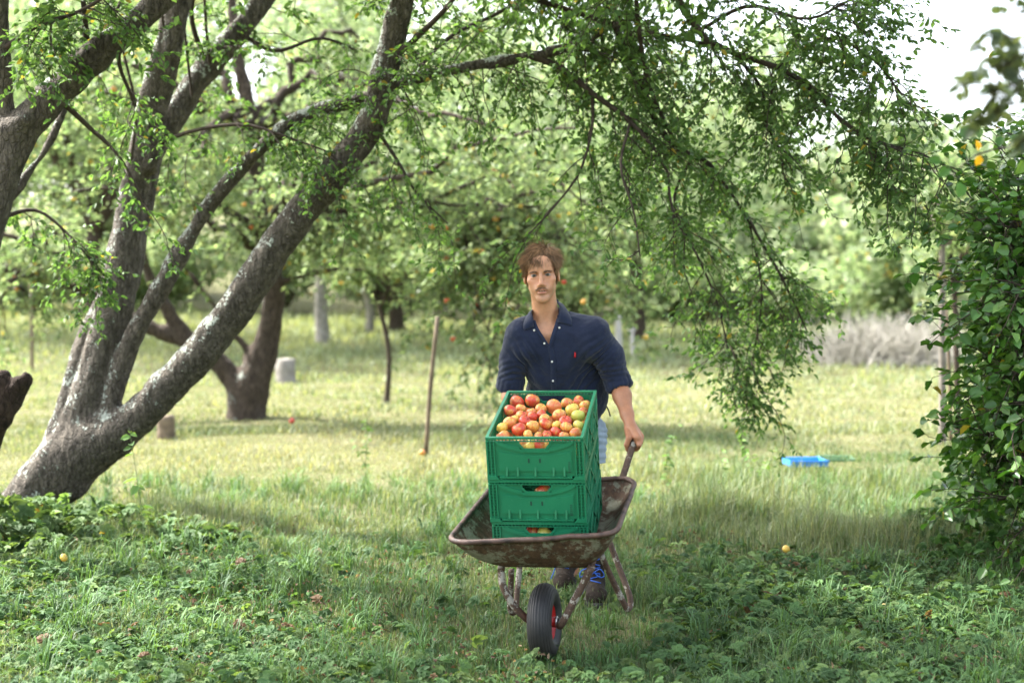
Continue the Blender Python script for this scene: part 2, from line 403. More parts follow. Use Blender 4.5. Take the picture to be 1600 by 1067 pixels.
tc_ = np.array([[.08, .165, .055], [.105, .20, .065], [.065, .13, .05]])[rng.integers(0, 3, nt)].repeat(per, 0) * (1 + .2 * rng.standard_normal((n, 1))).clip(.5, 1.5)
Vs.append(Vt); Fq.append(i + np.array([[0, 1, 2, 3]]) + n0); Fq.append(i + np.array([[3, 2, 4, 5]]) + n0); Ft.append(i + np.array([[5, 4, 6]]) + n0); Cs.append(tc_.repeat(7, 0)); n0 += len(Vt)
g = mesh('grass', np.concatenate(Vs), [np.concatenate(Fq), np.concatenate(Ft)], GRASS, col=np.concatenate(Cs))
tag(g, 'short to knee high meadow grass, partly dry and yellow, covering the orchard floor', 'grass', kind='stuff')

# ------------------------------------------------------------------ leafy ground cover
def herbs(c, size, r, tilt=.35, nl=5, wd=.30, dark=1.0):
    """palmate leaves of nl leaflets at centres c"""
    n = len(c); a0 = r.uniform(0, 2 * np.pi, n); N0 = nrm(np.array([0, -.15, 1.]) + r.standard_normal((n, 3)) * tilt)
    X = nrm(np.cross(N0, np.stack([np.cos(a0), np.sin(a0), 0 * a0], -1))); Yv = np.cross(N0, X)
    Vs, Fs = [], []; k0 = 0
    for j in range(nl):
        th = (j - (nl - 1) / 2) * (2.15 / (nl - 1) * 1.35); ln = size * (1 - .16 * abs(j - (nl - 1) / 2)) * r.uniform(.9, 1.1, n)
        D = X * math.sin(th) + Yv * math.cos(th) - N0 * .12
        V, F, k = leaves(c, D, N0, ln, ln * wd, fold=.18, curl=.18); Vs.append(V); Fs.append(F + k0); k0 += len(V)
    return np.concatenate(Vs), np.concatenate(Fs), nl * 6
def herbdens(x, y):
    p = np.stack([x, y, 0 * x], -1); v = .5 + .5 * fbm(p, 1.1, 41, 2)
    right = np.clip((x - .35) / .5, 0, 1) * np.clip((8.1 - y + .15 * x) / .5, 0, 1)
    left = np.clip((-x - .35 + (6.3 - y) * .35) / .7, 0, 1) * np.clip((8.9 - y - (x + 3.2) * .35) / .9, 0, 1)
    front = np.clip((5.9 - y) / .4, 0, 1)
    base = .10 * np.clip((9 - y) / 1, 0, 1)
    return np.clip(np.maximum(np.maximum(right, left * .9), front) * (.35 + .9 * v) + base, 0, 1)
n = 27000; y = 4.5 + 5.3 * rng.random(n) ** 1.1; x = rng.uniform(-1, 1, n) * (.5 * y + .5); k = rng.random(n) < herbdens(x, y); x, y = x[k], y[k]; n = len(x)
# keep the wheel, boots and legs clear of large leaves
k = ~((np.abs(x - .25 - (y - 6) * .2) < .32) & (y > 5.75) & (y < 7.3)) | (rng.random(n) < .25); x, y = x[k], y[k]; n = len(x)
c = gp(x, y) + np.stack([0 * x, 0 * x, .02 + .11 * rng.random(n) ** .8 * (.6 + .6 * vnoise(np.stack([x, y, 0 * x], -1), 1.5, 3))], -1)
c[:, 2] = np.maximum(c[:, 2], gz(x, y) + .015)
V, F, per = herbs(c, .043 * rng.uniform(.5, 1.5, n), rng)
hc = leafcols(n, rng, np.array([[.070, .135, .050], [.092, .165, .058], [.052, .105, .040], [.13, .20, .07]]), .35, .012, (.16, .10, .055))
cc = np.tile(hc.repeat(6, 0), (5, 1))
g = mesh('leafy_ground_cover', V, F, HERB, col=cc)
tag(g, 'low palmate green herb leaves carpeting the shaded foreground', 'ground cover', kind='stuff')
# dried brown seed heads and dead leaves in the cover
n = 8000; y = 4.6 + 4.4 * rng.random(n); x = rng.uniform(-1, 1, n) * (.5 * y + .3); p = np.stack([x, y, 0 * x], -1)
k = vnoise(p, 1.3, 77) + .6 * vnoise(p, 4, 78) > .34; x, y = x[k], y[k]; n = len(x)
b = gp(x, y) + np.stack([0 * x, 0 * x, rng.uniform(.02, .12, n)], -1)
V, F, per = leaves(b, rng.standard_normal((n, 3)), nrm(rng.standard_normal((n, 3)) + [0, 0, 1]), rng.uniform(.010, .028, n), rng.uniform(.004, .008, n), .5)
tag(mesh('dead_leaf_litter', V, F, HERB, col=leafcols(n, rng, np.array([[.13, .085, .058], [.09, .058, .042], [.22, .16, .11]])).repeat(6, 0)),
    'small brown dry leaves and seed heads lying among the herbs', 'leaf litter', kind='stuff')

# bramble and dead nettle heap round the foot of the big tree on the left
def heap(name, label, cx, cy, rx, ry, hh, n, size, r, pal, group=None, kind='stuff'):
    a = r.uniform(0, 2 * np.pi, n); q = np.sqrt(r.random(n)); x = cx + np.cos(a) * q * rx; y = cy + np.sin(a) * q * ry
    z = gz(x, y) + hh * (1 - q ** 2) * r.uniform(.25, 1.05, n) + .02
    V, F, per = herbs(np.stack([x, y, z], -1), size * r.uniform(.6, 1.3, n), r, .45, 5, .36)
    st = np.stack([gp(x, y), np.stack([x, y, (z + gz(x, y)) / 2], -1), np.stack([x, y, z], -1)], 1)[::4]
    TV, TF = tubes(st, np.full(st.shape[:2], .0022), 3)
    hc = leafcols(n, r, pal, .3, .015); cc = np.concatenate([np.tile(hc.repeat(6, 0), (5, 1)), np.full((len(TV), 3), (.12, .10, .05))])
    return tag(mesh(name, np.concatenate([V, TV]), [F, TF + len(V)], HERB, col=cc), label, 'ground cover', kind=kind)
BR = np.array([[.10, .17, .065], [.13, .20, .07], [.07, .13, .045]])
heap('bramble_undergrowth', 'knee high lobed bramble leaves heaped round the foot of the big plum tree', -3.2, 8.7, 1.7, .8, .24, 1300, .082, rng, BR)
heap('nettle_undergrowth', 'rank green undergrowth at the foot of the dark hedge on the right', 3.35, 8.3, 1.25, 1.3, .42, 2300, .05, rng, np.array([[.04, .10, .025], [.06, .13, .03]]))

# ------------------------------------------------------------------ trees: woody parts from one merged surface
def wood(name, parts, lo, hi, vox, mat, parent, k=.05, rough=.012, extra=None):
    s = SDF(lo, hi, vox)
    for pts, rad in parts:
        m = max(8, int(len(pts) * 6)); q = spline(np.concatenate([np.array(pts), np.array(rad)[:, None]], 1), m)
        s.path(q[:, :3], q[:, 3], k)
    if extra: extra(s)
    V, F = s.out()
    p = V; nz = fbm(p * np.array([1, 1, .45]), 9, 21, 3)
    c = V.mean(0); d = np.zeros_like(V)
    # displace along an approximate normal from face normals
    e1 = V[F[:, 2]] - V[F[:, 0]]; e2 = V[F[:, 3]] - V[F[:, 1]]; fn = np.cross(e1, e2)
    for j in range(4): np.add.at(d, F[:, j], fn)
    V = V + nrm(d) * (nz * rough)[:, None]
    return mesh(name, V, F, mat, parent)

BARK = bark_mat('plum bark', (.032, .027, .021), (.185, .16, .13), amount=.60)
BARK2 = bark_mat('old apple bark', (.035, .026, .019), (.13, .10, .075), amount=.3)
BARKT = plain('twig bark', (.055, .042, .033), .9, var=.3, sc=20, spec=.2)
BARKP = plain('pale bark', (.27, .25, .22), .9, var=.35, sc=9, spec=.2, bump=.5)

def px(l, Y0=None):
    """list of (px, py, Y, width_px) -> points and radii"""
    return [P(a, b, y) for a, b, y, w in l], [w / 2 * y / 2222.2 * .80 for a, b, y, w in l]

TB = 9.5
plum = empty('plum_tree', tuple(P(60, 800, TB))); plum.location.z = 0
tag(plum, 'big leaning plum tree with lichen spotted forked trunk arching over the man', 'tree')
stems = [px([(5, 860, 9.6, 135), (55, 780, TB, 116), (112, 710, TB, 112), (158, 676, TB, 100)]),
         px([(105, 745, TB, 100), (120, 680, TB, 78), (158, 560, TB, 74), (186, 440, TB, 66), (210, 300, 9.5, 58), (240, 150, 9.4, 50), (262, 60, 9.35, 46), (285, -60, 9.3, 42)]),
         px([(90, 740, TB + .1, 90), (90, 690, TB + .1, 55), (120, 590, TB + .12, 50), (150, 500, TB + .12, 45), (190, 440, TB + .1, 40)]),
         px([(200, 440, 9.6, 40), (222, 330, 9.65, 44), (238, 240, 9.7, 46), (272, 180, 9.75, 48), (325, 105, 9.8, 46), (372, 50, 9.8, 40), (430, -20, 9.85, 36)]),
         px([(236, 260, 9.42, 30), (258, 140, 9.38, 32), (275, 50, 9.3, 32), (296, -60, 9.3, 30)]),
         px([(160, 700, 9.45, 70), (172, 640, 9.42, 38), (200, 545, 9.4, 38), (262, 430, 9.35, 35), (325, 325, 9.3, 31), (400, 240, 9.2, 29), (478, 180, 9.1, 27), (565, 155, 9.0, 24), (640, 125, 8.9, 22), (720, 106, 8.8, 20), (830, 88, 8.7, 17), (910, 66, 8.6, 13), (960, 40, 8.55, 9)]),
         px([(120, 715, TB, 110), (190, 672, 9.4, 80), (245, 622, 9.3, 72), (312, 552, 9.2, 71), (382, 462, 9.1, 70), (442, 368, 9.0, 66), (520, 275, 8.9, 60), (580, 190, 8.8, 56), (604, 100, 8.75, 50), (628, 0, 8.7, 44), (640, -90, 8.7, 40)])]
wood('trunk', stems, (-5.2, 8.2, -.6), (1.0, 10.6, 4.3), .013, BARK, plum, .05, .013)

# secondary branches (thin, dark) then sprays of leaves
def limb(l, S=14):
    pts, r = px(l); q = spline(np.concatenate([np.array(pts), np.array(r)[:, None]], 1), S); return q
LB = [[(830, 88, 8.7, 15), (880, 108, 8.65, 12), (930, 150, 8.6, 11), (985, 190, 8.5, 9), (1040, 260, 8.4, 6), (1050, 330, 8.35, 5), (1090, 400, 8.3, 3)],
      [(960, 40, 8.55, 10), (1000, 130, 8.9, 14), (1030, 200, 8.95, 13), (1062, 236, 9.0, 12), (1100, 248, 9.0, 9), (1130, 285, 9.0, 7), (1170, 345, 9.0, 6), (1225, 440, 9.0, 5), (1262, 520, 9.0, 3)],
      [(900, -30, 9.2, 16), (960, 20, 9.1, 14), (1010, 110, 9.0, 12), (1000, 130, 8.9, 12)],
      [(1040, -40, 8.5, 16), (1090, 50, 8.4, 14), (1150, 85, 8.3, 12), (1215, 105, 8.2, 11), (1270, 140, 8.1, 10), (1320, 195, 8.0, 7), (1380, 225, 7.9, 6), (1440, 240, 7.8, 4), (1500, 275, 7.8, 3)],
      [(840, 0, 8.9, 12), (900, 20, 8.9, 10), (980, 45, 8.8, 9), (1060, 60, 8.7, 8), (1130, 75, 8.5, 6)],
      [(1085, 240, 9.0, 7), (1055, 300, 9.1, 6), (1060, 340, 9.1, 6), (1080, 380, 9.1, 5), (1120, 470, 9.2, 4), (1140, 560, 9.2, 3)],
      [(640, 125, 8.9, 8), (700, 60, 9.2, 8), (780, 20, 9.4, 8), (860, -30, 9.5, 8)],
      [(925, 150, 8.6, 7), (925, 200, 8.55, 6), (905, 270, 8.5, 5), (860, 330, 8.5, 4), (820, 372, 8.5, 3)],
      [(985, 190, 8.5, 6), (970, 260, 8.2, 5), (990, 330, 8.1, 4), (1000, 400, 8.0, 3)],
      [(1062, 236, 9.0, 8), (1020, 150, 8.7, 8), (1000, 60, 8.4, 9), (990, -60, 8.2, 10)],
      [(1150, 85, 8.3, 8), (1190, 140, 8.4, 6), (1200, 200, 8.5, 5), (1240, 270, 8.6, 3)],
      [(1170, 345, 9.0, 5), (1190, 450, 9.1, 4), (1180, 540, 9.2, 3), (1165, 600, 9.2, 2)],
      [(238, 230, 9.5, 10), (300, 205, 9.2, 8), (380, 195, 9.0, 7), (450, 215, 8.9, 5), (520, 240, 8.8, 3)],
      [(604, 100, 8.75, 14), (650, 60, 8.6, 12), (700, 10, 8.4, 10), (740, -50, 8.2, 10)],
      [(580, 190, 8.8, 8), (620, 250, 8.9, 7), (650, 300, 9.0, 5), (700, 350, 9.0, 3)],
      [(325, 105, 9.8, 12), (300, 30, 9.6, 10), (310, -60, 9.4, 10)],
      [(372, 50, 9.8, 10), (430, 80, 9.9, 8), (500, 60, 10, 6), (560, 80, 10.1, 4)],
      [(1215, 105, 8.2, 8), (1290, 60, 8.0, 6), (1360, 90, 7.9, 5), (1410, 150, 7.8, 3)],
      [(205, 250, 9.2, 7), (212, 170, 9.1, 6), (190, 70, 9.0, 5), (168, -40, 8.9, 4)], [(300, 150, 9.6, 6), (290, 60, 9.5, 5), (283, -40, 9.4, 4)], [(328, 100, 9.7, 8), (322, 40, 9.6, 6), (318, -40, 9.5, 5)], [(255, 40, 9.2, 6), (248, -40, 9.1, 5)],
      [(1090, 50, 8.4, 8), (1170, 10, 8.0, 8), (1260, 30, 7.8, 6), (1330, 0, 7.7, 4)]]
shoots = [limb(l) for l in LB[18:22]]; LB = LB[:18] + LB[22:]
limbs = [limb(l) for l in LB]
# unseen crown overhead and in front of the view: boughs added to shade the ground
def bough(a, b, r0, r1, S=12, sag=.25, wob=.18):
    a, b = np.array(a, float), np.array(b, float); u = np.linspace(0, 1, S)[:, None]
    q = a * (1 - u) + b * u; q[:, 2:3] += sag * np.sin(u * np.pi); q[1:-1] += rng.normal(0, wob * .4, (S - 2, 3))
    return np.concatenate([q, r0 + (r1 - r0) * u], 1)
top = P(628, -60, 8.7)
A0 = np.array([-.9, 8.6, 4.0]); B0 = P(430, -20, 9.85); C0 = P(285, -60, 9.3)
over = [bough(top, (.2, 7.6, 4.7), .085, .05), bough((.2, 7.6, 4.7), (1.6, 6.6, 4.6), .05, .02), bough((.2, 7.6, 4.7), (-.4, 5.6, 4.8), .05, .02),
        bough((.2, 7.6, 4.7), (1.2, 8.6, 4.5), .05, .02), bough((1.6, 6.6, 4.6), (2.9, 7.2, 4.3), .03, .012), bough((1.6, 6.6, 4.6), (2.4, 5.2, 4.2), .03, .012), bough((-.4, 5.6, 4.8), (.9, 4.8, 4.3), .03, .012), bough((-.4, 5.6, 4.8), (-.8, 4.2, 4.4), .03, .012), bough(C0, (-2.4, 7.6, 4.6), .07, .04), bough((-2.4, 7.6, 4.6), (-1.9, 5.4, 4.9), .05, .02),
        bough((-2.4, 7.6, 4.6), (-3.6, 6.2, 4.6), .045, .02), bough(B0, (-1.2, 9.6, 5.0), .07, .03), bough(B0, (-2.2, 10.6, 4.9), .05, .02), bough(C0, (-3.3, 9.0, 5.2), .05, .02)]
for i, (s0, e0) in enumerate((((1.2, 8.6, 4.5), P(900, -30, 9.2)), ((1.6, 6.6, 4.6), P(1040, -40, 8.5)), ((.2, 7.6, 4.7), P(840, 0, 8.9)), ((1.2, 8.6, 4.5), P(990, -60, 8.2)))):
    over.append(bough(s0, e0, .04, .02, sag=.1, wob=.05))
woodV, woodF, n0 = [], [], 0
for q in limbs + over + shoots:
    V, F = tubes(q[None, :, :3], q[None, :, 3], 7); woodV.append(V); woodF.append(F + n0); n0 += len(V)

def along(q, n, r, lo=.1, hi=1.0):
    u = r.uniform(lo, hi, n) * (len(q) - 1); i = np.minimum(u.astype(int), len(q) - 2); f = (u - i)[:, None]
    p = q[i, :3] * (1 - f) + q[i + 1, :3] * f; d = nrm(q[i + 1, :3] - q[i, :3]); return p, d
def grow(curves, counts, Lr, r, droop, out=.9, zb=-.2, **kw):
    st, dr = [], []
    for q, n in zip(curves, counts):
        if n < 1: continue
        p, d = along(q, n, r); rd = nrm(r.standard_normal((n, 3)) * np.array([1, 1, .55])); st.append(p); dr.append(nrm(d * .7 + rd * out + [0, 0, zb]))
    st, dr = np.concatenate(st), np.concatenate(dr); L = r.uniform(Lr[0], Lr[1], len(st))
    return sprays(st, dr, L, r, droop=droop, **kw)
def length(q): return np.linalg.norm(np.diff(q[:, :3], axis=0), axis=1).sum()
nv = lambda cs, per: [int(length(q) * per) for q in cs]
thin = [12, 17, 16, 25, 15, 18, 11, 8, 8, 9, 21, 22] + [24] * (len(limbs) - 17)
lq = limbs[:12] + limbs[17:]
out1 = grow(lq, [int(length(q) * k) for q, k in zip(lq, thin)], (.28, .72), rng, .11, leaf=.042)
out2 = grow(limbs[12:17], nv(limbs[12:17], 8), (.3, .7), rng, .12, leaf=.042)
out3 = grow(over, nv(over, 24), (.5, 1.1), rng, .06, leaf=.055, zb=0, sn=4)
# fine shoots along the visible stems
arch = np.concatenate([np.array(stems[5][0]), np.array(stems[5][1])[:, None]], 1)[5:]
big = np.concatenate([np.array(stems[6][0]), np.array(stems[6][1])[:, None]], 1)[5:]
lft = np.concatenate([np.array(stems[3][0]), np.array(stems[3][1])[:, None]], 1)[2:]
out4 = grow([arch, big, lft], [50, 20, 9], (.35, .95), rng, .14, leaf=.042)
def addsprays(name, outs, mat, parent, pal, woodV, woodF, n0, bark, odd=.012):
    LVs, LFs, cs, m = [], [], [], 0
    for (TV, TF, LV, LF, k, K) in outs:
        woodV.append(TV); woodF.append(TF + n0); n0 += len(TV)
        LVs.append(LV); LFs.append(LF + m); m += len(LV); cs.append(leafcols(K, rng, pal, odd=odd).repeat(k, 0))
    mesh(name, np.concatenate(LVs), np.concatenate(LFs), mat, parent, col=np.concatenate(cs))
    mesh('branches', np.concatenate(woodV), np.concatenate(woodF), bark, parent)
PLUMG = np.array([[.11, .19, .062], [.145, .235, .075], [.08, .15, .05]])
addsprays('crown', [out1, out2, out3, out4], LEAF, plum, PLUMG, woodV, woodF, n0, BARKT)
print('plum leaves', sum(o[5] for o in (out1, out2, out3, out4)))
# ------------------------------------------------------------------ tree at the left edge
lt = empty('fruit_tree', tuple(P(-70, 800, 8.0))); lt.location.z = 0
tag(lt, 'lichen covered tree at the left edge with one thick limb slanting upwards', 'tree')
ls = [px([(-110, 1010, 8.1, 105), (-95, 800, 8.1, 88), (-72, 600, 8.05, 78), (-42, 440, 8.0, 70), (-6, 310, 8.0, 66), (25, 222, 8.0, 68), (85, 148, 8.0, 60), (150, 88, 8.0, 58), (212, 38, 8.0, 52), (275, -25, 8.0, 48), (330, -80, 8, 44)]),
      px([(12, 230, 8.0, 60), (4, 160, 8.0, 36), (2, 80, 7.95, 32), (-2, -10, 7.9, 30), (-5, -90, 7.9, 28)]),
      px([(-50, 520, 8.3, 30), (0, 340, 8.5, 20), (35, 285, 8.6, 17), (75, 225, 8.7, 15), (110, 150, 8.8, 12)]),
      px([(20, 205, 7.95, 50), (38, 188, 7.9, 30)])]
wood('trunk', ls, (-5, 7.2, -.9), (-1.2, 9.4, 3.9), .013, BARK, lt, .03, .013)
LL = [limb(l) for l in ([(85, 148, 8.0, 14), (140, 200, 8.2, 9), (190, 250, 8.3, 5), (230, 330, 8.4, 3)], [(135, 60, 8, 14), (132, 20, 7.9, 11), (125, -40, 7.8, 9)],
                       [(212, 38, 8, 12), (185, 90, 8.2, 9), (205, 150, 8.4, 6), (215, 180, 8.4, 4)], [(110, 150, 8.8, 10), (160, 60, 9, 8), (200, -20, 9.2, 6)],
                       [(2, 80, 7.95, 12), (60, 40, 7.8, 9), (120, 20, 7.7, 7), (190, -20, 7.6, 6)], [(0, 340, 8.5, 10), (60, 330, 8.6, 7), (120, 380, 8.6, 4), (150, 420, 8.6, 3)])]
e0 = P(330, -80, 8)
ov2 = [bough(e0, (-1.4, 7.0, 4.4), .07, .03), bough((-1.4, 7.0, 4.4), (-.4, 5.2, 4.3), .04, .015), bough(e0, (-2.6, 6.0, 4.6), .06, .02), bough((-2.6, 6.0, 4.6), (-2.0, 4.4, 4.4), .03, .012),
       bough(P(-5, -90, 7.9), (-4.4, 6.4, 4.8), .06, .02), bough(P(-5, -90, 7.9), (-3.6, 8.2, 5.3), .06, .02), bough((-4.4, 6.4, 4.8), (-4.2, 4.4, 4.4), .03, .012)]  # unseen overhead boughs, added to this tree to shade the foreground
wV, wF, n0 = [], [], 0
for q in LL + ov2:
    V, F = tubes(q[None, :, :3], q[None, :, 3], 7); wV.append(V); wF.append(F + n0); n0 += len(V)
o1 = grow(LL, [3, 10, 4, 8, 12, 12], (.25, .6), rng, .13, leaf=.045); o2 = grow(ov2, nv(ov2, 20), (.5, 1.1), rng, .06, leaf=.055, zb=0, sn=4)
addsprays('crown', [o1, o2], LEAF, lt, PLUMG, wV, wF, n0, BARKT)

sn = empty('broken_snag', tuple(P(-20, 720, 8.6))); tag(sn, 'dark broken stub of a dead leaning trunk at the left edge', 'dead trunk')
wood('trunk', [px([(-90, 860, 8.6, 84), (-44, 730, 8.6, 70), (-4, 650, 8.6, 54), (20, 612, 8.6, 44), (40, 592, 8.6, 26)]), px([(0, 650, 8.6, 50), (8, 610, 8.6, 40), (6, 592, 8.6, 22)])],
     (-5.4, 7.8, -.8), (-2.6, 9.2, 1.4), .014, bark_mat('rotten bark', (.018, .013, .010), (.075, .05, .036), amount=.1), sn, .02, .03)

# ------------------------------------------------------------------ old apple tree in the middle distance
APPG = np.array([[.18, .25, .105], [.23, .30, .125], [.14, .20, .085], [.29, .34, .15]])
ap = empty('apple_tree', tuple(P(385, 655, 17.0))); ap.location.z = 0
tag(ap, 'old apple tree in the middle distance, low forked trunk, fruit in its crown', 'tree')
YA = 17.0
as_ = [px([(388, 690, YA, 95), (386, 640, YA, 76), (392, 605, YA, 74), (408, 560, YA, 56), (424, 500, YA, 42), (428, 450, YA, 42), (416, 390, YA, 38), (402, 300, YA, 34), (396, 200, YA, 30), (372, 90, YA, 24), (360, -20, YA, 20)]),
       px([(386, 625, YA, 60), (362, 590, YA, 42), (335, 560, YA, 38), (290, 532, YA, 36), (225, 508, YA, 30), (160, 466, YA, 25), (95, 440, YA, 19), (30, 425, YA, 15), (-60, 400, YA, 11)]),
       px([(300, 538, YA, 30), (272, 500, YA, 26), (240, 445, YA, 21), (222, 395, YA, 16), (232, 330, YA, 13)]),
       px([(386, 600, YA, 18), (388, 560, YA, 15), (378, 535, YA, 14), (352, 510, YA, 12), (330, 470, YA, 9), (290, 420, YA, 8)]),
       px([(424, 445, YA, 16), (470, 432, 16.8, 11), (530, 420, 16.6, 8), (590, 424, 16.4, 5)])]
wood('trunk', as_, (-7.2, 14, -.5), (-.2, 17.8, 6), .03, BARK2, ap, .06, .02)
tr = P(396, 200, YA); t2 = P(416, 390, YA); t3 = P(95, 440, YA)
bo = [bough(tr, P(x, y, Yd), .07, .02, sag=.3) for x, y, Yd in ((120, 120, 16.5), (620, 130, 16.5), (780, 200, 15.5), (560, 60, 17.5), (250, 60, 17.5), (0, 200, 17), (300, 250, 15.6))]
bo += [bough(t2, P(x, y, Yd), .06, .015, sag=.25) for x, y, Yd in ((640, 260, 16.5), (760, 330, 16.2), (860, 300, 16.5), (560, 330, 16.6), (240, 300, 16), (80, 300, 16.4), (900, 200, 15), (480, 250, 15))]
bo += [bough(P(760, 330, 16.2), P(x, y, Yd), .03, .008, sag=.25) for x, y, Yd in ((830, 430, 15.8), (740, 520, 15.6), (900, 400, 15.5), (690, 470, 16), (950, 330, 15.6), (980, 440, 15.8), (760, 565, 15.5))]
bo += [bough(t3, P(x, y, Yd), .04, .012, sag=.2) for x, y, Yd in ((0, 470, 16.5), (-80, 340, 17), (60, 360, 16.4))]
wV, wF, n0 = [], [], 0
for q in bo:
    V, F = tubes(q[None, :, :3], q[None, :, 3], 6); wV.append(V); wF.append(F + n0); n0 += len(V)
cn = nv(bo, 6.6)
for i in range(15, 22): cn[i] = int(cn[i] * 1.25) + 3
o1 = grow(bo, cn, (.5, 1.3), rng, .13, leaf=.075, side=.38, sn=4, lw=.3)
q0 = np.concatenate([o1[2].reshape(-1, 6, 3)[:, 3]])          # leaf tips: where fruit may hang
addsprays('crown', [o1], LEAFB, ap, APPG, wV, wF, n0, BARK2, odd=.02)

# apples on the tree
def apple_mesh():
    th = np.linspace(0, np.pi, 13); r = np.sin(th) * (1 + .06 * np.cos(th)); z = np.cos(th) * .86
    z = z - .30 * np.exp(-(r / .30) ** 2) * (np.cos(th) > 0) + .16 * np.exp(-(r / .26) ** 2) * (np.cos(th) < 0)
    m = MB(); m.lathe(np.stack([r, z], 1), k=20); return m
def apple_mat(name, base, streak, over, thr):
    t = NT(name); oi = t.n('ObjectInfo'); tc = t.n('TexCoord'); va = t.n('VectorMath', operation='ADD'); t.l(tc.outputs['Object'], va.inputs[0]); 
    sc = t.n('VectorMath', operation='SCALE'); t.l(oi.outputs['Random'], sc.inputs[0]); sc.inputs['Scale'].default_value = 37.0; t.l(sc.outputs[0], va.inputs[1])
    def nz(scale, st=(1, 1, 1), d=3):
        mp = t.n('Mapping'); mp.inputs['Scale'].default_value = st; t.l(va.outputs[0], mp.inputs[0]); n = t.n('TexNoise'); n.inputs['Scale'].default_value = scale; n.inputs['Detail'].default_value = d; t.l(mp.outputs[0], n.inputs[0]); return n.outputs['Fac']
    big = nz(1.1, d=1); st = nz(6, (1, 1, .22), 4); sp = nz(26, d=1)
    a = t.ramp(t.math('ADD', big, t.math('MULTIPLY', t.math('SUBTRACT', oi.outputs['Random'], .5), .25)), [(thr - .1, (0, 0, 0)), (thr + .12, (1, 1, 1))])
    c = t.mix(a, base, over); b = t.math('MULTIPLY', t.ramp(st, [(.44, (0, 0, 0)), (.60, (1, 1, 1))]), .75)
    c = t.mix(b, c, streak); c = t.mix(t.ramp(sp, [(.72, (0, 0, 0)), (.78, (.6, .6, .6))]), c, (.62, .42, .18))
    t.col(c).set(Roughness=.30); t.b.inputs['Subsurface Weight'].default_value = .06; t.b.inputs['Subsurface Scale'].default_value = .01
    return t.m
AM = {'R': apple_mat('red apple skin', (.66, .34, .07), (.46, .045, .022), (.54, .065, .032), .45),
      'O': apple_mat('orange apple skin', (.70, .46, .09), (.55, .11, .035), (.60, .20, .06), .52),
      'Y': apple_mat('yellow apple skin', (.70, .52, .08), (.66, .34, .07), (.66, .50, .09), .5),
      'G': apple_mat('green apple skin', (.46, .50, .08), (.50, .44, .09), (.58, .50, .10), .5)}
STEMM = plain('apple stem', (.09, .055, .03), .8)
_am = apple_mesh(); protoA = {}
for k, m in AM.items():
    o = _am.build('apple', m, None, True); protoA[k] = o.data; bpy.data.objects.remove(o)
m_ = MB(); m_.tube([(0, 0, .52), (.03, 0, .8), (.10, .02, 1.08)], [.05, .035, .045], 5); _st = m_.build('stem', STEMM); stemD = _st.data; bpy.data.objects.remove(_st)
TREEA = {}
for k, c in (('Y', (.62, .50, .08)), ('R', (.60, .12, .05)), ('O', (.68, .30, .05))):
    TREEA[k] = protoA[k]
sel = rng.permutation(len(q0)); cnt = 0
for i in sel:
    p = q0[i]
    if cnt >= 70: break
    r_ = rng.uniform(.028, .039)
    o = bpy.data.objects.new('apple', TREEA[str(rng.choice(['Y', 'Y', 'Y', 'O', 'O', 'R']))]); o.location = p - [0, 0, r_]; o.scale = (r_,) * 3; o.rotation_euler = tuple(rng.uniform(-.4, .4, 3))
    link(o, ap); o.matrix_parent_inverse = Matrix.Translation(ap.location).inverted(); cnt += 1

# ------------------------------------------------------------------ further orchard trees
def orchard(x, y, h, r, stems, label, pal, leaf, n, mat_t=BARK2, trunk_r=.12, group=None, name='orchard_tree', base=None, z0f=.28, k1=True, flat=.62):
    rr = np.random.default_rng(int(abs(x * 97 + y * 31)) + 5)
    z = float(gz(x, y)); o = empty(name, (x, y, z)); tag(o, label, 'tree', group)
    tv, tf, m = [], [], 0; tips = []
    z0 = h * z0f
    pts = [np.array([x, y, z - .1]), np.array([x + rr.normal(0, .05), y, z + z0 * .5]), np.array([x + rr.normal(0, .12), y, z + z0])]
    q = spline(pts, 8); rad = trunk_r * np.array([1.5, 1.15, 1.05, 1, .97, .93, .9, .88]); V, F = tubes(q[None], rad[None], 9); tv.append(V); tf.append(F); m += len(V)
    for i in range(stems):
        a = 2 * np.pi * i / stems + rr.uniform(-.4, .4); R = r * rr.uniform(.45, .9); e = np.array([x + np.cos(a) * R, y + np.sin(a) * R, z + z0 + (h - z0) * rr.uniform(.25, .9)])
        b = bough(pts[2], e, trunk_r * .6, .015, sag=.15 * h * .3); tips.append(b); V, F = tubes(b[None, :, :3], b[None, :, 3], 6); tv.append(V); tf.append(F + m); m += len(V)
    mesh('trunk', np.concatenate(tv), np.concatenate(tf), mat_t, o)
    # leafy clumps around the boughs
    nc = max(10, stems * 7); c = np.concatenate([along(b, max(1, nc // stems), rr, .35, 1.05)[0] for b in tips]) + rr.normal(0, r * .14, (max(1, nc // stems) * stems, 3))
    per = n // len(c); cr = r * rr.uniform(.16, .36, len(c))
    d = nrm(rr.standard_normal((len(c), per, 3))); rad = cr[:, None, None] * rr.uniform(.45, 1.1, (len(c), per, 1)) ** .7
    p = (c[:, None] + d * rad * np.array([1.15, 1.15, .75])).reshape(-1, 3); dd = d.reshape(-1, 3)
    N = nrm(dd * .5 + rr.standard_normal(p.shape) * .5 + [0, 0, .5]); D = nrm(rr.standard_normal(p.shape) + [0, 0, -.4])
    ll = leaf * rr.uniform(.6, 1.3, len(p)); V, F, k = leaves(p, D, N, ll, ll * .32, quad1=True)
    mesh('crown', V, F, LEAFB, o, col=leafcols(len(p), rr, pal, odd=.02).repeat(k, 0))
    return o
MG = np.array([[.20, .27, .125], [.25, .32, .155], [.155, .22, .10], [.31, .36, .19]])
LG = np.array([[.25, .32, .165], [.31, .37, .205], [.20, .27, .13], [.36, .40, .24]])
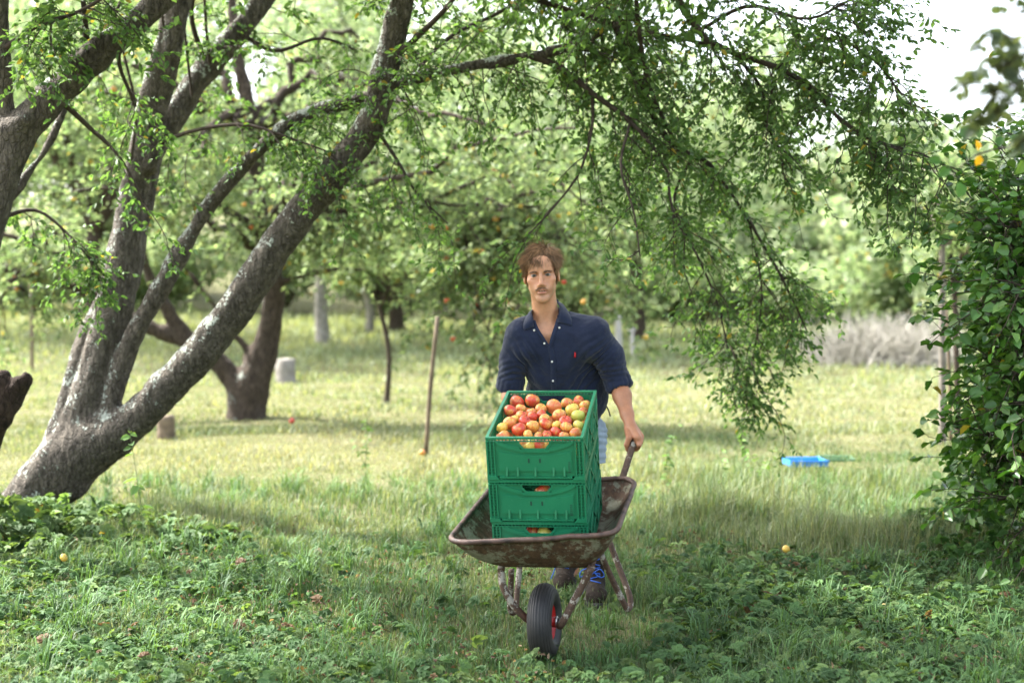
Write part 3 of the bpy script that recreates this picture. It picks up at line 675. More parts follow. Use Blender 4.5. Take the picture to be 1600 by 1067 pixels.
def atp(px_, Yd): return (px_ - 800) / 2222.2 * Yd
GREYW0 = plain('young bark', (.16, .14, .115), .9, var=.3, sc=12)
orchard(atp(505, 33), 33, 7.2, 3.6, 8, 'far fruit tree with a whitish trunk beyond the old apple tree', MG, .16, 11000, BARKP, .15)
orchard(atp(578, 38), 38, 5.0, 2.8, 6, 'slim pale trunked fruit tree far behind the thin sapling', LG, .17, 9000, BARKP, .11)
orchard(atp(603, 19.3), 19.3, 2.7, .75, 5, 'thin young fruit tree with a small airy crown on the sunlit meadow', APPG, .08, 3200, BARK2, .035, name='young_tree', z0f=.5)
orchard(atp(150, 30), 30, 9.0, 4.4, 9, 'bushy orchard tree behind the big plum trunk', MG, .15, 13000, BARK2, .16)
orchard(atp(-60, 36), 36, 10.5, 5, 10, 'broad orchard tree far off at the left edge', LG, .18, 11000, BARK2, .16)
orchard(atp(820, 30), 30, 6.4, 3.8, 8, 'fruit tree with low yellow green crown behind the man', MG, .14, 13000, BARK2, .14)
orchard(atp(1000, 36), 36, 7.6, 4.2, 8, 'rounded fruit tree behind the two white posts', LG, .18, 13000, BARK2, .16)
orchard(atp(620, 38), 38, 10.5, 5.0, 10, 'tall fruit tree beyond the leaning wooden stake', LG, .22, 12000, BARK2, .18)
orchard(atp(1475, 14.2), 14.2, 3.2, .8, 5, 'young tree with a wrapped grey trunk standing in front of the dark hedge', APPG, .08, 1500, GREYW0, .034, name='young_tree', z0f=.62)
orchard(atp(1500, 14.9), 14.9, 2.6, .6, 4, 'thinner sapling just right of the wrapped young tree', APPG, .08, 1100, BARK2, .032, name='young_tree', z0f=.6)
far = [(-24, 58, 15, 7, 'a'), (-15, 52, 14, 6.5, 'b'), (-7, 60, 16, 7, 'c'), (1, 56, 15, 6.5, 'd'), (8.5, 62, 13.5, 6, 'e'), (16, 58, 8.4, 5, 'f'), (24, 64, 7.8, 5.5, 'g'), (12, 47, 4.6, 3.8, 'h'), (18.2, 46, 4.4, 3.2, 'i'), (5, 48, 6, 3.6, 'j'), (33, 60, 8, 5, 'k')]
fl = {'a': 'tall round tree in the far tree line at the left edge', 'b': 'far broad tree seen between the two left trunks', 'c': 'tallest tree of the far tree line above the leaning stake', 'd': 'far tree whose crown rises directly above the man',
      'e': 'far tree behind the hanging plum foliage', 'f': 'far tree below the open sky on the right', 'g': 'low rounded far tree beside the dark hedge', 'h': 'light green far bush at the meadow edge behind the hanging foliage',
      'i': 'pale green bush above the grey brushwood', 'j': 'far bush behind the white posts', 'k': 'farthest tree at the right edge behind the hedge'}
for x, y, h, r, k in far:
    orchard(x, y, h, r, 14, fl[k], LG, .36, 16000, BARK2, .22, group='trees of the far tree line', name='tree', z0f=.10)
orchard(atp(1290, 50), 50, 5.2, 1.9, 6, 'reddish autumn tinted bush rising over the far hedge', np.array([[.34, .22, .10], [.28, .22, .09], [.22, .24, .09]]), .24, 5000, BARK2, .1, name='shrub', z0f=.1)
# low hedge closing the meadow: many bushes one can tell apart
for i, (pxx, Yd, h, r) in enumerate(((60, 42, 2.6, 2.4), (250, 44, 2.8, 2.6), (440, 46, 3.2, 2.4), (640, 48, 3.4, 2.8), (860, 45, 3.0, 2.6), (1060, 44, 2.4, 2.4), (1230, 43, 2.2, 2.3), (1420, 38, 2.7, 2.2), (1560, 34, 3.0, 2.4))):
    lb = ['left of the big trunk', 'between the plum stems', 'behind the old apple tree', 'behind the leaning stake', 'behind the man', 'behind the white posts', 'left of the grey brushwood', 'right above the grey brushwood', 'behind the wrapped young tree'][i]
    orchard(atp(pxx, Yd), Yd, h, r, 8, 'dense green bush at the meadow edge ' + lb, MG if i % 2 else LG, .20, 7500, BARK2, .08, group='bushes along the meadow edge', name='bush', z0f=.08)

# ------------------------------------------------------------------ stakes, posts, stump
WOODM = plain('weathered wood', (.15, .115, .08), .85, var=.35, sc=14, bump=.5, spec=.2)
GREYW = plain('grey wood', (.20, .185, .16), .9, var=.25, sc=9, bump=.5, spec=.2)
WHITEP = plain('white painted post', (.42, .40, .36), .7, var=.08, sc=6)
def pole(name, a, b, r, mat, label, cat, group=None, cap=None, k=9):
    q = spline([a, (np.array(a) + b) / 2 + rng.normal(0, .008, 3), b], 7); m = MB(); m.tube(q, r * np.linspace(1.06, .96, 7), k)
    o = m.build(name, mat, None, True, origin=tuple(a)); tag(o, label, cat, group)
    if cap:
        c = MB(); c.lathe([(0, .03), (r * 1.6, .025), (r * 1.7, -.03), (r * 1.2, -.05)], c=b, k=10); c.build('post_cap', WHITEP, o, True)
    return o
a = P(665, 716, 13.2); pole('wooden_stake', a, P(684, 495, 13.1), .021, WOODM, 'bare wooden stake leaning slightly right in the mown strip left of the man', 'stake')
pole('wooden_stake', P(50, 585, 26), P(48, 438, 26), .03, WOODM, 'far thin stake standing left of the big plum trunk', 'stake')
pole('white_post', P(967, 552, 30), P(965, 488, 30), .075, WHITEP, 'thicker white post in the far meadow to the right of the man', 'post', None)
pole('white_post', P(989, 560, 29), P(987, 515, 29), .045, WHITEP, 'thinner short post with a pale cap just right of the thicker white one', 'post', None, cap=True)
pole('wooden_post', P(259, 694, 14.8), P(259, 650, 14.8), .095, WOODM, 'short round brown post half hidden behind the big leaning plum stem', 'post', k=12)
a = P(447, 598, 24); m = MB(); m.lathe([(0, .40), (.14, .40), (.165, .385), (.17, .2), (.19, .04), (.24, -.05)], c=(a[0], 24, float(gz(a[0], 24))), k=16)
V = m.V[0]; m.V[0] = V + fbm(V, 6, 4)[:, None] * .02; tag(m.build('tree_stump', GREYW, None, True, origin=(a[0], 24, float(gz(a[0], 24)))), 'pale grey sawn tree stump to the right of the old apple tree', 'stump')
# stakes that tie the young tree at the right
pole('wooden_stake', P(1486, 700, 14.4), P(1478, 470, 14.4), .018, WOODM, 'slanting support stake between the two young trees on the right', 'stake')

# grey brushwood heap
def brush(cx, cy, n, h, w, mat, name, label, cat):
    b = np.stack([cx + rng.normal(0, w * .45, n), cy + rng.normal(0, .5, n), np.zeros(n)], -1); b[:, 2] = gz(b[:, 0], b[:, 1])
    d = nrm(np.stack([rng.normal(0, .55, n), rng.normal(0, .4, n), np.ones(n)], -1)); L = h * rng.uniform(.5, 1.2, n)
    S = 7; p = np.zeros((n, S, 3)); p[:, 0] = b
    for i in range(1, S): d = nrm(d + rng.normal(0, .18, (n, 3)) + [0, 0, -.07]); p[:, i] = p[:, i - 1] + d * (L / S)[:, None]
    V, F = tubes(p, np.broadcast_to(np.linspace(.011, .004, S), (n, S)), 3); return tag(mesh(name, V, F, mat), label, cat, kind='stuff')
brush(atp(1385, 28), 28, 1700, 1.1, 1.3, plain('dead twigs', (.34, .32, .27), .9, var=.25), 'dead_brushwood', 'heap of grey dead brushwood at the edge of the meadow', 'brushwood')

# ------------------------------------------------------------------ dark hazel hedge at the right
HZ = np.array([[.05, .13, .025], [.07, .16, .032], [.038, .10, .02], [.10, .19, .04]])
hz = empty('hazel_hedge', (3.1, 8.0, 0)); tag(hz, 'dark leafy hazel bush filling the right edge of the picture', 'bush')
base = [np.array([3.0 + .12 * i, 7.6 + .15 * (i % 3), 0]) for i in range(6)]
tips = [(1590, 262, 7.4), (1620, 235, 7.8), (1650, 240, 7.2), (1680, 190, 7.6), (1585, 345, 7.2), (1630, 340, 7.9), (1570, 420, 7.5), (1600, 450, 7), (1580, 500, 7.7), (1580, 570, 7.2), (1550, 650, 7.6), (1525, 740, 7.8), (1570, 690, 7.1), (1600, 560, 6.9),
        (1600, 440, 6.9), (1650, 300, 7.2), (1620, 640, 6.8), (1690, 500, 7), (1720, 300, 7.6), (1680, 200, 8.2), (1560, 780, 7), (1640, 760, 6.7), (1750, 650, 7.2), (1800, 400, 7.8), (1580, 380, 7.3), (1550, 620, 7.6), (1600, 520, 7.7), (1590, 700, 7.4)]
hb = [bough(base[i % 6], P(*t_), .022, .006, sag=.25, wob=.08) for i, t_ in enumerate(tips)]
wV, wF, n0 = [], [], 0
for q in hb:
    V, F = tubes(q[None, :, :3], q[None, :, 3], 6); wV.append(V); wF.append(F + n0); n0 += len(V)
st, dr = [], []
for q in hb:
    n = int(length(q) * 12) + 4; p, d = along(q, n, rng, .30, 1.0); st.append(p); dr.append(nrm(d * .6 + rng.standard_normal((n, 3)) * .8 + [-.3, 0, .15]))
st, dr = np.concatenate(st), np.concatenate(dr)
o1 = sprays(st, dr, rng.uniform(.2, .75, len(st)), rng, S=7, droop=.06, side=.2, sn=4, lpn=1, leaf=.062, lw=.38, wig=.16)
addsprays('leaves', [o1], leaf_mat('hazel leaf', .32, .38, .45, (1.2, 1.3, .4)), hz, HZ, wV, wF, n0, BARKT, odd=.006)

# big soft leaves hanging in at the top right, close to the camera
br = empty('hazel_branch', tuple(P(1640, 60, 3.3))); tag(br, 'leafy branch reaching in close at the top right corner against the sky', 'branch')
tw = [[(1680, 90, 3.4), (1620, 120, 3.35), (1560, 140, 3.3), (1500, 170, 3.25)], [(1680, 20, 3.4), (1620, 30, 3.35), (1560, 50, 3.3), (1520, 8, 3.25)], [(1620, 120, 3.35), (1590, 70, 3.3), (1548, 80, 3.25)], [(1690, 210, 4.6), (1600, 225, 4.5), (1530, 240, 4.4), (1500, 262, 4.3)]]
nst = [((1680, 90, 3.4), (-1, 0, -.15)), ((1660, 40, 3.35), (-1, .1, .15)), ((1640, 130, 3.35), (-1, -.1, -.1)), ((1640, 105, 3.3), (-.8, 0, .4)), ((1620, 40, 3.3), (-.7, .2, -.6)), ((1610, 150, 3.3), (-.8, .1, -.35)), ((1660, 10, 3.4), (-1, 0, -.1)), ((1590, 100, 3.3), (-.8, .1, .05)), ((1680, 190, 3.4), (-1, .1, .1)), ((1600, 118, 3.3), (-.7, .1, -.5)), ((1590, 60, 3.3), (-.6, .1, .2)), ((1630, 75, 3.3), (-.9, .1, -.1)), ((1570, 140, 3.3), (-.8, .1, .3)), ((1560, 128, 3.3), (-.6, 0, -.6))]
TV, TF, V, F, k, K = sprays(np.array([P(*q) for q, _ in nst]), np.array([d for _, d in nst]), np.array([.22, .16, .20, .15, .14, .16, .16, .13, .17, .12, .10, .16, .12, .10]), np.random.default_rng(12), S=5, droop=.10, side=.05, sn=3, lpn=2, leaf=.042, wig=.16, lw=.36, keep=.75)
m = MB(); m.tube(spline([(2.45, 4.0, -.05), (2.25, 3.85, .8), (1.85, 3.6, 1.6), P(1680, 90, 3.4)], 14), np.linspace(.022, .005, 14), 7); m.build('stem', BARKT, br, True)
for l in tw[:1] + [[(1680, 90, 3.4)] + tw[3]]: m = MB(); m.tube(spline([P(*q) for q in l], 10), np.linspace(.005, .0018, 10), 5); m.build('twig', BARKT, br, True)
mesh('twigs', TV, TF, BARKT, br); c1 = leafcols(K, rng, np.array([[.09, .13, .07], [.12, .16, .09], [.07, .10, .06]])).repeat(k, 0)
Q = np.array([P(a, b, 4.4) for a, b in ((1528, 236), (1532, 243), (1485, 265), (1500, 285), (1560, 230), (1580, 215), (1470, 255), (1600, 250), (1520, 215))]); n = len(Q); ll2 = rng.uniform(.04, .06, n); ll2[:2] = .035
V2, F2, k = leaves(Q, rng.standard_normal((n, 3)) * [1, .3, .8], nrm(rng.standard_normal((n, 3)) * .4 + [0, -1, .3]), ll2, ll2 * .4); c2 = leafcols(n, rng, HZ * 1.2); c2[:2] = (.75, .42, .02)
mesh('leaves', np.concatenate([V, V2]), np.concatenate([F, F2 + len(V)]), leaf_mat('near leaf', .5, .45, .3), br, col=np.concatenate([c1, c2.repeat(k, 0)]))

# ------------------------------------------------------------------ single weeds that stand above the grass
def weed(base, h, label, r, nl=14, leaf=.045, lean=0., branches=0, name='tall_weed', pal=PLUMG * 1.3):
    z = float(gz(base[0], base[1])); b = np.array([base[0], base[1], z]); q = spline([b, b + [lean * .4, 0, h * .5], b + [lean, .02, h]], 12)
    m = MB(); m.tube(q, np.linspace(.0035, .0012, 12), 5); cur = [np.concatenate([q, np.full((12, 1), .002)], 1)]
    for i in range(branches):
        s = q[3 + i * 2 % 7]; e = s + [r.normal(0, .12), r.normal(0, .1), .22]; w = spline([s, (s + e) / 2, e], 6); m.tube(w, np.linspace(.0022, .001, 6), 4); cur.append(np.concatenate([w, np.full((6, 1), .002)], 1))
    Pp, D = [], []
    for c in cur:
        p, d = along(c, nl if c is cur[0] else nl // 3, r, .25, 1.0); Pp.append(p); D.append(nrm(np.cross(d, r.standard_normal(d.shape)) + [0, 0, -.1]))
    Pp, D = np.concatenate(Pp), np.concatenate(D); ll = leaf * r.uniform(.6, 1.2, len(Pp)); V, F, k = leaves(Pp, D, nrm(r.standard_normal(Pp.shape) * .4 + [0, -.3, 1]), ll, ll * .3)
    o = empty(name, tuple(b)); tag(o, label, 'weed'); m.build('stem', plain('weed stem', (.10, .14, .05), .7), o, True)
    mesh('leaves', V, F, HERB, o, col=leafcols(len(Pp), r, pal).repeat(k, 0)); return o
for (a, b, Yd, h, lab, kw) in ((572, 760, 11.3, .52, 'single upright leafy shoot standing in the grass left of the crates', dict(nl=26, branches=2)), (1042, 750, 10.6, .42, 'bushy weed just right of the wheelbarrow handle', dict(nl=18, branches=4)),
                               (1128, 780, 10.2, .42, 'broad leaved weed stalk in the tall grass under the hanging foliage', dict(nl=10, leaf=.07)), (1190, 790, 10.2, .36, 'dark leaved weed clump in front of the blue crate', dict(nl=18, branches=4)),
                               (228, 790, 8.3, .75, 'pale round leaved shoot rising in front of the plum trunk base', dict(nl=12, leaf=.075, lean=-.1)), (1372, 990, 6.2, .42, 'thin dry grass stalk with a seed head in the dark ground cover', dict(nl=3, leaf=.02, lean=.1, pal=np.array([[.4, .33, .14]])))):
    weed(P(a, b, Yd), h, lab, rng, **kw)

# blue and green crates lying flat in the grass
def flatcrate(name, c, rot, mat, label, sx=.4, sy=.3, h=.07):
    M = np.eye(4); M[:3, :3] = np.array([[math.cos(rot), -math.sin(rot), 0], [math.sin(rot), math.cos(rot), 0], [0, 0, 1]]); M[:3, 3] = c
    m = MB(); t_ = .012
    m.box((-sx / 2, -sy / 2, .0), (sx / 2, sy / 2, .01))
    for s in (-1, 1):
        m.box((-sx / 2, s * sy / 2 - s * t_, .0102), (sx / 2, s * sy / 2, h)); m.box((s * sx / 2 - s * t_, -sy / 2 + t_ + .001, .0102), (s * sx / 2, sy / 2 - t_ - .001, h - .001))
        m.box((-sx / 2 - .008, s * sy / 2 + s * .001, h - .014), (sx / 2 + .008, s * sy / 2 + s * .01, h + .003))
    for i in range(6): m.box((-sx / 2 + sx * (i + .5) / 6 - .004, -sy / 2 - .006, .01), (-sx / 2 + sx * (i + .5) / 6 + .004, -sy / 2 - .0005, h - .016))
    return tag(m.build(name, mat, None, M=M, origin=tuple(c)), label, 'crate')
a = P(1258, 727, 12.4); flatcrate('plastic_crate', (a[0], 12.4, float(gz(a[0], 12.4)) + .03), .1, plain('blue plastic', (.03, .22, .62), .4, var=.05), 'blue shallow plastic crate half sunk in the tall grass', .33, .25, .05)
a = P(1306, 722, 12.9); flatcrate('plastic_crate', (a[0], 12.9, float(gz(a[0], 12.9)) - .02), -.1, plain('mint plastic', (.13, .26, .15), .5, var=.05), 'pale green shallow crate behind and right of the blue one in the grass', .3, .25, .05)
# ------------------------------------------------------------------ the load: frame tilted with the wheelbarrow
def rot(yaw, pit, roll):
    return np.array(Matrix.Rotation(yaw, 3, 'Z') @ Matrix.Rotation(pit, 3, 'X') @ Matrix.Rotation(roll, 3, 'Y'))
BR_ = rot(-.1518, .2494, -.0175); BO = np.array([.0881, 5.7249, .9644]); CH = .18709
BM = np.eye(4); BM[:3, :3] = BR_; BM[:3, 3] = BO
def Bp(u, v, w): return BR_ @ np.array([u, v, w], float) + BO
def Binv(p): return BR_.T @ (np.asarray(p, float) - BO)

t = NT('green crate plastic'); n = t.noise(5, 4); n2 = t.noise(60, 3, .7)
c = t.mix(t.ramp(n2, [(.60, (0, 0, 0)), (.8, (.25, .25, .25))]), t.ramp(n, [(.3, (.007, .145, .064)), (.7, (.012, .185, .083))]), (.10, .30, .2))
t.col(c).set(Roughness=.42); t.bump(n2, .08, .002); CRATE = t.m
SLOT_SHADE = plain('painted slot shade', (.008, .05, .03), .7)  # dark boxes stand for open slots; the shade inside is put into this colour

def end_panel(sg, ymir):
    """short side with handle; built for y=0 facing -y"""
    m = MB(); f = lambda y: y if not ymir else .6 - y
    def bx(x0, x1, y0, y1, z0, z1): m.box((x0, f(y0), z0), (x1, f(y1), z1))
    H = CH
    bx(-.2, .2, -.001, .013, -.009, 0)                      # top rail
    bx(-.2, .2, .001, .011, -.020, -.0165)
    for i in range(27): x = -.188 + .376 * i / 26; bx(x - .0018, x + .0018, .0015, .0105, -.0165, -.009)
    for s in (-1, 1):                                       # corner posts: ladder of small webs
        a, b = sorted((s * .2, s * .1925)); bx(a, b, 0, .012, -H + .02, -.0205)
        a, b = sorted((s * .169, s * .1635)); bx(a, b, 0, .012, -H + .02, -.0205)
        a, b = sorted((s * .184, s * .1785)); bx(a, b, .0015, .010, -H + .02, -.0205)
        for i in range(11):
            z = -.030 - (H - .055) * i / 10; a, b = sorted((s * .1920, s * .1695)); bx(a, b, .0025 + .001 * (i % 2), .009, z - .0017, z + .0017)
        a, b = sorted((s * .1920, s * .1700)); bx(a, b, .0105, .0118, -H + .02, -.0205)
        q = [(s * .2, -H + .022), (s * .163, -H + .020), (s * .150, -H + .004), (s * .2, -H + .004)]
        m.prism(q if s > 0 else q[::-1], 1, f(-.0035), f(.010))
    bx(-.149, .149, -.002, .012, -H + .010, -H + .017); bx(-.2, .2, .001, .011, -H + .001, -H + .0035)
    for i in range(22): x = -.14 + .28 * i / 21; bx(x - .001, x + .001, .002, .010, -H + .0036, -H + .0098)
    # recessed panel with trapezoid hand hole
    zt, zb = -.0205, -H + .0175; hz0, hz1 = -.0225, -.050
    y0, y1 = .0065, .0095
    m.prism([(-.163, zt), (-.163, zb), (-.044, zb), (-.044, hz1), (-.063, hz0), (-.063, zt)][::-1], 1, f(y0), f(y1)) if False else None
    for s in (-1, 1):
        m.prism([(s * .163, zt), (s * .163, zb), (s * .044, zb), (s * .044, hz1), (s * .060, -.032), (s * .063, zt)], 1, f(y0), f(y1))
    m.prism([(-.0438, hz1), (-.0438, zb), (.0438, zb), (.0438, hz1)], 1, f(y0), f(y1))
    for s in (-1, 1):                                       # rim of the hand hole
        m.bar((s * .065, f(.003), -.021), (s * .062, f(.003), -.032), .009, .0028, (0, 1, 0)); m.bar((s * .062, f(.003), -.032), (s * .0455, f(.003), -.0515), .009, .0028, (0, 1, 0))
    m.bar((-.046, f(.003), -.0525), (.046, f(.003), -.0525), .009, .003, (0, 1, 0))
    for rr_, dz, th in ((.157, -.062, .0042), (.143, -.0535, .0026)):    # two sweeping arc ribs
        pts = [(x, f(.0025), -.0215 + (dz + .0215) * (1 - (x / rr_) ** 2) ** .8) for x in np.linspace(-rr_, rr_, 25)]
        for a, b in zip(pts[:-1], pts[1:]):
            if rr_ < .15 and abs((a[0] + b[0]) / 2) < .055: continue
            m.bar(a, b, .010, th, (0, 1, 0))
    for s in (-1, 1):
        for x, z in ((.13, -.031), (.105, -.042), (.082, -.047)): m.bar((s * x, f(.003), z), (s * (x - .004), f(.003), z - .012), .008, .002, (0, 1, 0))
        bx(s * .052 - .007, s * .052 + .007, -.0012, .004, -.066, -.058)
    # raised smooth plate with a sagging top edge
    xs_ = np.linspace(-.152, .152, 17); topz = -.060 - .017 * (1 - (xs_ / .152) ** 2)
    for y_, ins in ((.0035, .0), (.0012, .004)):
        for i in range(16):
            xa, xb = xs_[i] * (1 - ins * 8), xs_[i + 1] * (1 - ins * 8)
            m.prism([(xa, topz[i] - ins), (xa, -.150 + ins), (xb, -.150 + ins), (xb, topz[i + 1] - ins)], 1, f(y_), f(y0 - .0003))
    for x in (-.118, -.073, .0, .074, .118): m.prism([(-.0005, -.130), (-.008, -.1655), (.006, -.1655), (.006, -.130)], 0, x - .004, x + .004) if not ymir else None
    ks = []
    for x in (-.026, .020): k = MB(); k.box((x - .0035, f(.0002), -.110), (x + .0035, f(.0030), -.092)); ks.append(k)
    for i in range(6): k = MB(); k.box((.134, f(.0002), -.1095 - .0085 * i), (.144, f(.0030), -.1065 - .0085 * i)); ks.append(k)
    return m, ks

def side_panel(s):
    """long side at x = s*.2, lattice with crossing straps"""
    m = MB(); H = CH
    def bx(x0, x1, y0, y1, z0, z1): m.box((s * x0, y0, z0), (s * x1, y1, z1))
    bx(.188, .2005, .014, .586, -.008, -.0002); bx(.190, .199, .014, .586, -.021, -.0165)
    for i in range(38): y = .02 + .56 * i / 37; bx(.191, .198, y - .0015, y + .0015, -.0165, -.0082)
    bx(.189, .2005, .014, .586, -H + .002, -H + .009); bx(.190, .2, .014, .586, -H + .018, -H + .021)
    for i in range(26): y = .026 + .548 * i / 25; bx(.191, .1985, y - .0016, y + .0016, -H + .0212, -.0212)
    for j in range(5): z = -.040 - .026 * j; bx(.1925, .1975, .014, .586, z - .0013, z + .0013)
    for a, b in (((.02, -.16), (.20, -.03)), ((.20, -.16), (.02, -.03)), ((.21, -.16), (.39, -.03)), ((.39, -.16), (.21, -.03)), ((.40, -.16), (.58, -.03)), ((.58, -.16), (.40, -.03)), ((.02, -.155), (.58, -.06))):
        m.bar((s * .2003, a[0], a[1]), (s * .2003, b[0], b[1]), .005, .006, (1, 0, 0))
    for y in (.018, .205, .395, .582): bx(.1885, .2012, y - .007, y + .007, -H + .003, -.001)
    bx(.1895, .1905, .03, .57, -.15, -.075)
    for y0 in (.225, .375): m.bar((s * .2, y0, -.024), (s * .2, y0 + (.01 if y0 < .3 else -.01), -.05), .008, .004, (1, 0, 0))
    return m

def crate_base():
    m = MB(); z = -CH + .003
    m.box((-.186, .013, z), (.186, .587, z + .0025))
    for i in range(12): x = -.175 + .35 * i / 11; m.box((x - .002, .014, z + .003), (x + .002, .586, z + .007))
    for i in range(18): y = .03 + .54 * i / 17; m.box((-.185, y - .002, z + .0072), (.185, y + .002, z + .0095))
    return m

CR = []
for i, lab in enumerate(('topmost green plastic crate of the stack, open and heaped with apples', 'middle green plastic crate of the stack with a red apple showing through its hand hole',
                         'lowest green plastic crate of the stack, sunk behind the front lip of the wheelbarrow')):
    M = np.eye(4); M[:3, :3] = BR_; off = [(0, 0, 0), (.0, .001, -CH), (.004, .004, -2 * CH)][i]; M[:3, 3] = Bp(*off)
    o = empty('folding_crate', tuple(Bp(off[0], .3, off[2] - CH))); tag(o, lab, 'crate', 'green crates stacked in the wheelbarrow')
    for ym in (0, 1):
        a, ks = end_panel(1, ym); e = a.build('end_panel', CRATE, o, M=M)
        for k in ks: k.build('slot', SLOT_SHADE, e, M=M).matrix_parent_inverse = Matrix.Identity(4)
        e.matrix_parent_inverse = Matrix.Translation(o.location).inverted()
    for s in (-1, 1): side_panel(s).build('side_panel', CRATE, o, M=M)
    crate_base().build('base', CRATE, o, M=M); CR.append(o)

# ------------------------------------------------------------------ apples in the crates
APL = [(360, 215, 100, 'R'), (575, 215, 98, 'R'), (300, 340, 88, 'R'), (430, 310, 72, 'O'), (565, 350, 62, 'O'), (685, 310, 75, 'O'), (680, 390, 75, 'R'), (840, 290, 103, 'O'),
       (1010, 245, 80, 'O'), (1155, 200, 85, 'R'), (1075, 320, 92, 'Y'), (1235, 270, 75, 'O'), (1210, 345, 62, 'R'), (1145, 400, 90, 'G'), (910, 400, 95, 'O'), (450, 400, 80, 'R'), (478, 470, 84, 'R'),
       (575, 410, 70, 'R'), (725, 440, 75, 'O'), (740, 505, 86, 'R'), (590, 530, 88, 'O'), (285, 495, 92, 'O'), (215, 555, 72, 'Y'), (865, 510, 62, 'Y'), (985, 470, 84, 'R'),
       (1005, 555, 82, 'O'), (1152, 515, 72, 'G'), (405, 590, 96, 'R'), (205, 645, 92, 'O'), (550, 645, 72, 'O'), (650, 650, 66, 'O'), (745, 640, 60, 'R'), (850, 605, 74, 'R'), (1105, 610, 84, 'O'), (970, 650, 66, 'O'), (340, 450, 60, 'Y')]
CAMP = np.array([0, 0, CAM_H])
def onplane(pxx, pyy, w):
    d = P(pxx, pyy, 5.0) - CAMP; q0 = Binv(CAMP); dd = BR_.T @ d; return q0 + dd * (w - q0[2]) / dd[2]
cs = []; rs = []
for x, y, r, k in APL:
    a, b = 760 + x / 8, 600 + y / 8
    ff = np.clip((y - 200) / 450, 0, 1); w = -.042 + .022 * math.sin(math.pi * ff) + (-.004 if ff > .85 else 0)
    q = onplane(a, b, w); cs.append(q); rs.append(r / 8 / 2222.2 * (BR_ @ q + BO)[1] * .99)
n_top = len(cs)
under = []
for i in range(7):
    for j in range(9): under.append((-.165 + .055 * i + (.02 if j % 2 else 0), .035 + .064 * j, -.098 + rng.normal(0, .004)))
cs = np.array(cs + [np.array(u) for u in under]); rs = np.array(rs + [.033] * len(under)); cs0 = cs.copy()
for it in range(80):
    D = cs[:, None] - cs[None]; L = np.linalg.norm(D, axis=2) + np.eye(len(cs)); ov = (rs[:, None] + rs[None]) * .985 - L; np.fill_diagonal(ov, 0)
    push = (D / L[..., None] * (np.clip(ov, 0, None) * .25)[..., None]).sum(1); push[:n_top] *= np.array([.7, .7, 1.0]); cs = cs + push
    cs[:n_top] += (cs0[:n_top] - cs[:n_top]) * .03
    cs[:, 0] = np.clip(cs[:, 0], -.186 + rs, .186 - rs); cs[:, 1] = np.clip(cs[:, 1], .014 + rs, .586 - rs)
    cs[n_top:, 2] = np.clip(cs[n_top:, 2], -.15, -.085)
KN = {'R': 'red', 'O': 'orange red', 'Y': 'yellow', 'G': 'green'}
rows = sorted(range(n_top), key=lambda i: -cs[i, 1]); lab = {}
rown = ['the back row', 'the second row from the back', 'the third row from the back', 'the middle row', 'the third row from the front', 'the second row from the front', 'the front row']
for k in range(7):
    R_ = sorted(rows[round(k * n_top / 7):round((k + 1) * n_top / 7)], key=lambda i: cs[i, 0])
    for j, i in enumerate(R_):
        pos = ['leftmost', 'second from the left', 'third from the left', 'fourth from the left', 'fifth from the left', 'rightmost'][j if j < len(R_) - 1 else 5]
        lab[i] = f'{KN[APL[i][3]]} striped apple, {pos} in {rown[k]}'
def put_apple(p, r, kind, label, group, stem=True, cat='apple', tiltn=None):
    o = bpy.data.objects.new('apple', protoA[kind]); o.location = tuple(p); o.scale = (r * rng.uniform(.97, 1.05), r, r * rng.uniform(.98, 1.06))
    o.rotation_euler = tuple(rng.uniform(-1, 1, 3) * [1.0, 1.0, 3]) if tiltn is None else tiltn; link(o); tag(o, label, cat, group)
    if stem: s = bpy.data.objects.new('stem', stemD); link(s, o)
    return o
for i in range(n_top): put_apple(BR_ @ cs[i] + BO, rs[i], APL[i][3], lab[i], 'apples heaped in the top crate')
def shows(i):
    d = nrm(np.random.default_rng(1).standard_normal((60, 3))); best = 0
    for ox in (-.5, 0, .5):
        e = Binv(CAMP + [ox, 0, 0]); u = d[d @ nrm(e - cs[i]) > .05]; q = cs[i] + u * rs[i]; v = nrm(e - q); ok = np.ones(len(q), bool)
        for j in range(len(cs)):
            if j != i: w = cs[j] - q; tt = (w * v).sum(1); ok &= ~((tt > 0) & (np.linalg.norm(w - tt[:, None] * v, axis=1) < rs[j] * .97))
        best = max(best, ok.mean())
    return best > .05
for i in range(n_top, len(cs)):
    if cs[i, 2] > -.149 and shows(i): put_apple(BR_ @ cs[i] + BO, rs[i], rng.choice(['R', 'O', 'O', 'Y']), 'apple wedged half hidden under the upper layer in the top crate', 'apples under the upper layer of the top crate', False)
for a, b, v, r, k, lb in ((816.5, 696, .046, .031, 'O', 'orange red apple, leftmost behind the hand hole of the top crate'), (829, 695, .045, .032, 'Y', 'yellow apple, second from left behind the hand hole of the top crate'),
                       (843, 694.5, .047, .035, 'R', 'red apple, second from right behind the hand hole of the top crate'), (854, 695, .046, .026, 'O', 'orange red apple, rightmost behind the hand hole of the top crate'),
                       (848, 767.5, .055, .034, 'R', 'red apple seen through the hand hole of the middle crate'), (851, 834.5, .055, .034, 'G', 'green apple seen through the hand hole of the lowest crate'),
                       (832, 833, .07, .033, 'R', 'dark red apple left of the green one behind the lowest hand hole')):
    # the point on the plane v of the load along this line of sight
    q0 = Binv(CAMP); dd = BR_.T @ (P(a, b, 5.) - CAMP); put_apple(BR_ @ (q0 + dd * (v - q0[1]) / dd[1]) + BO, r, k, lb, None)

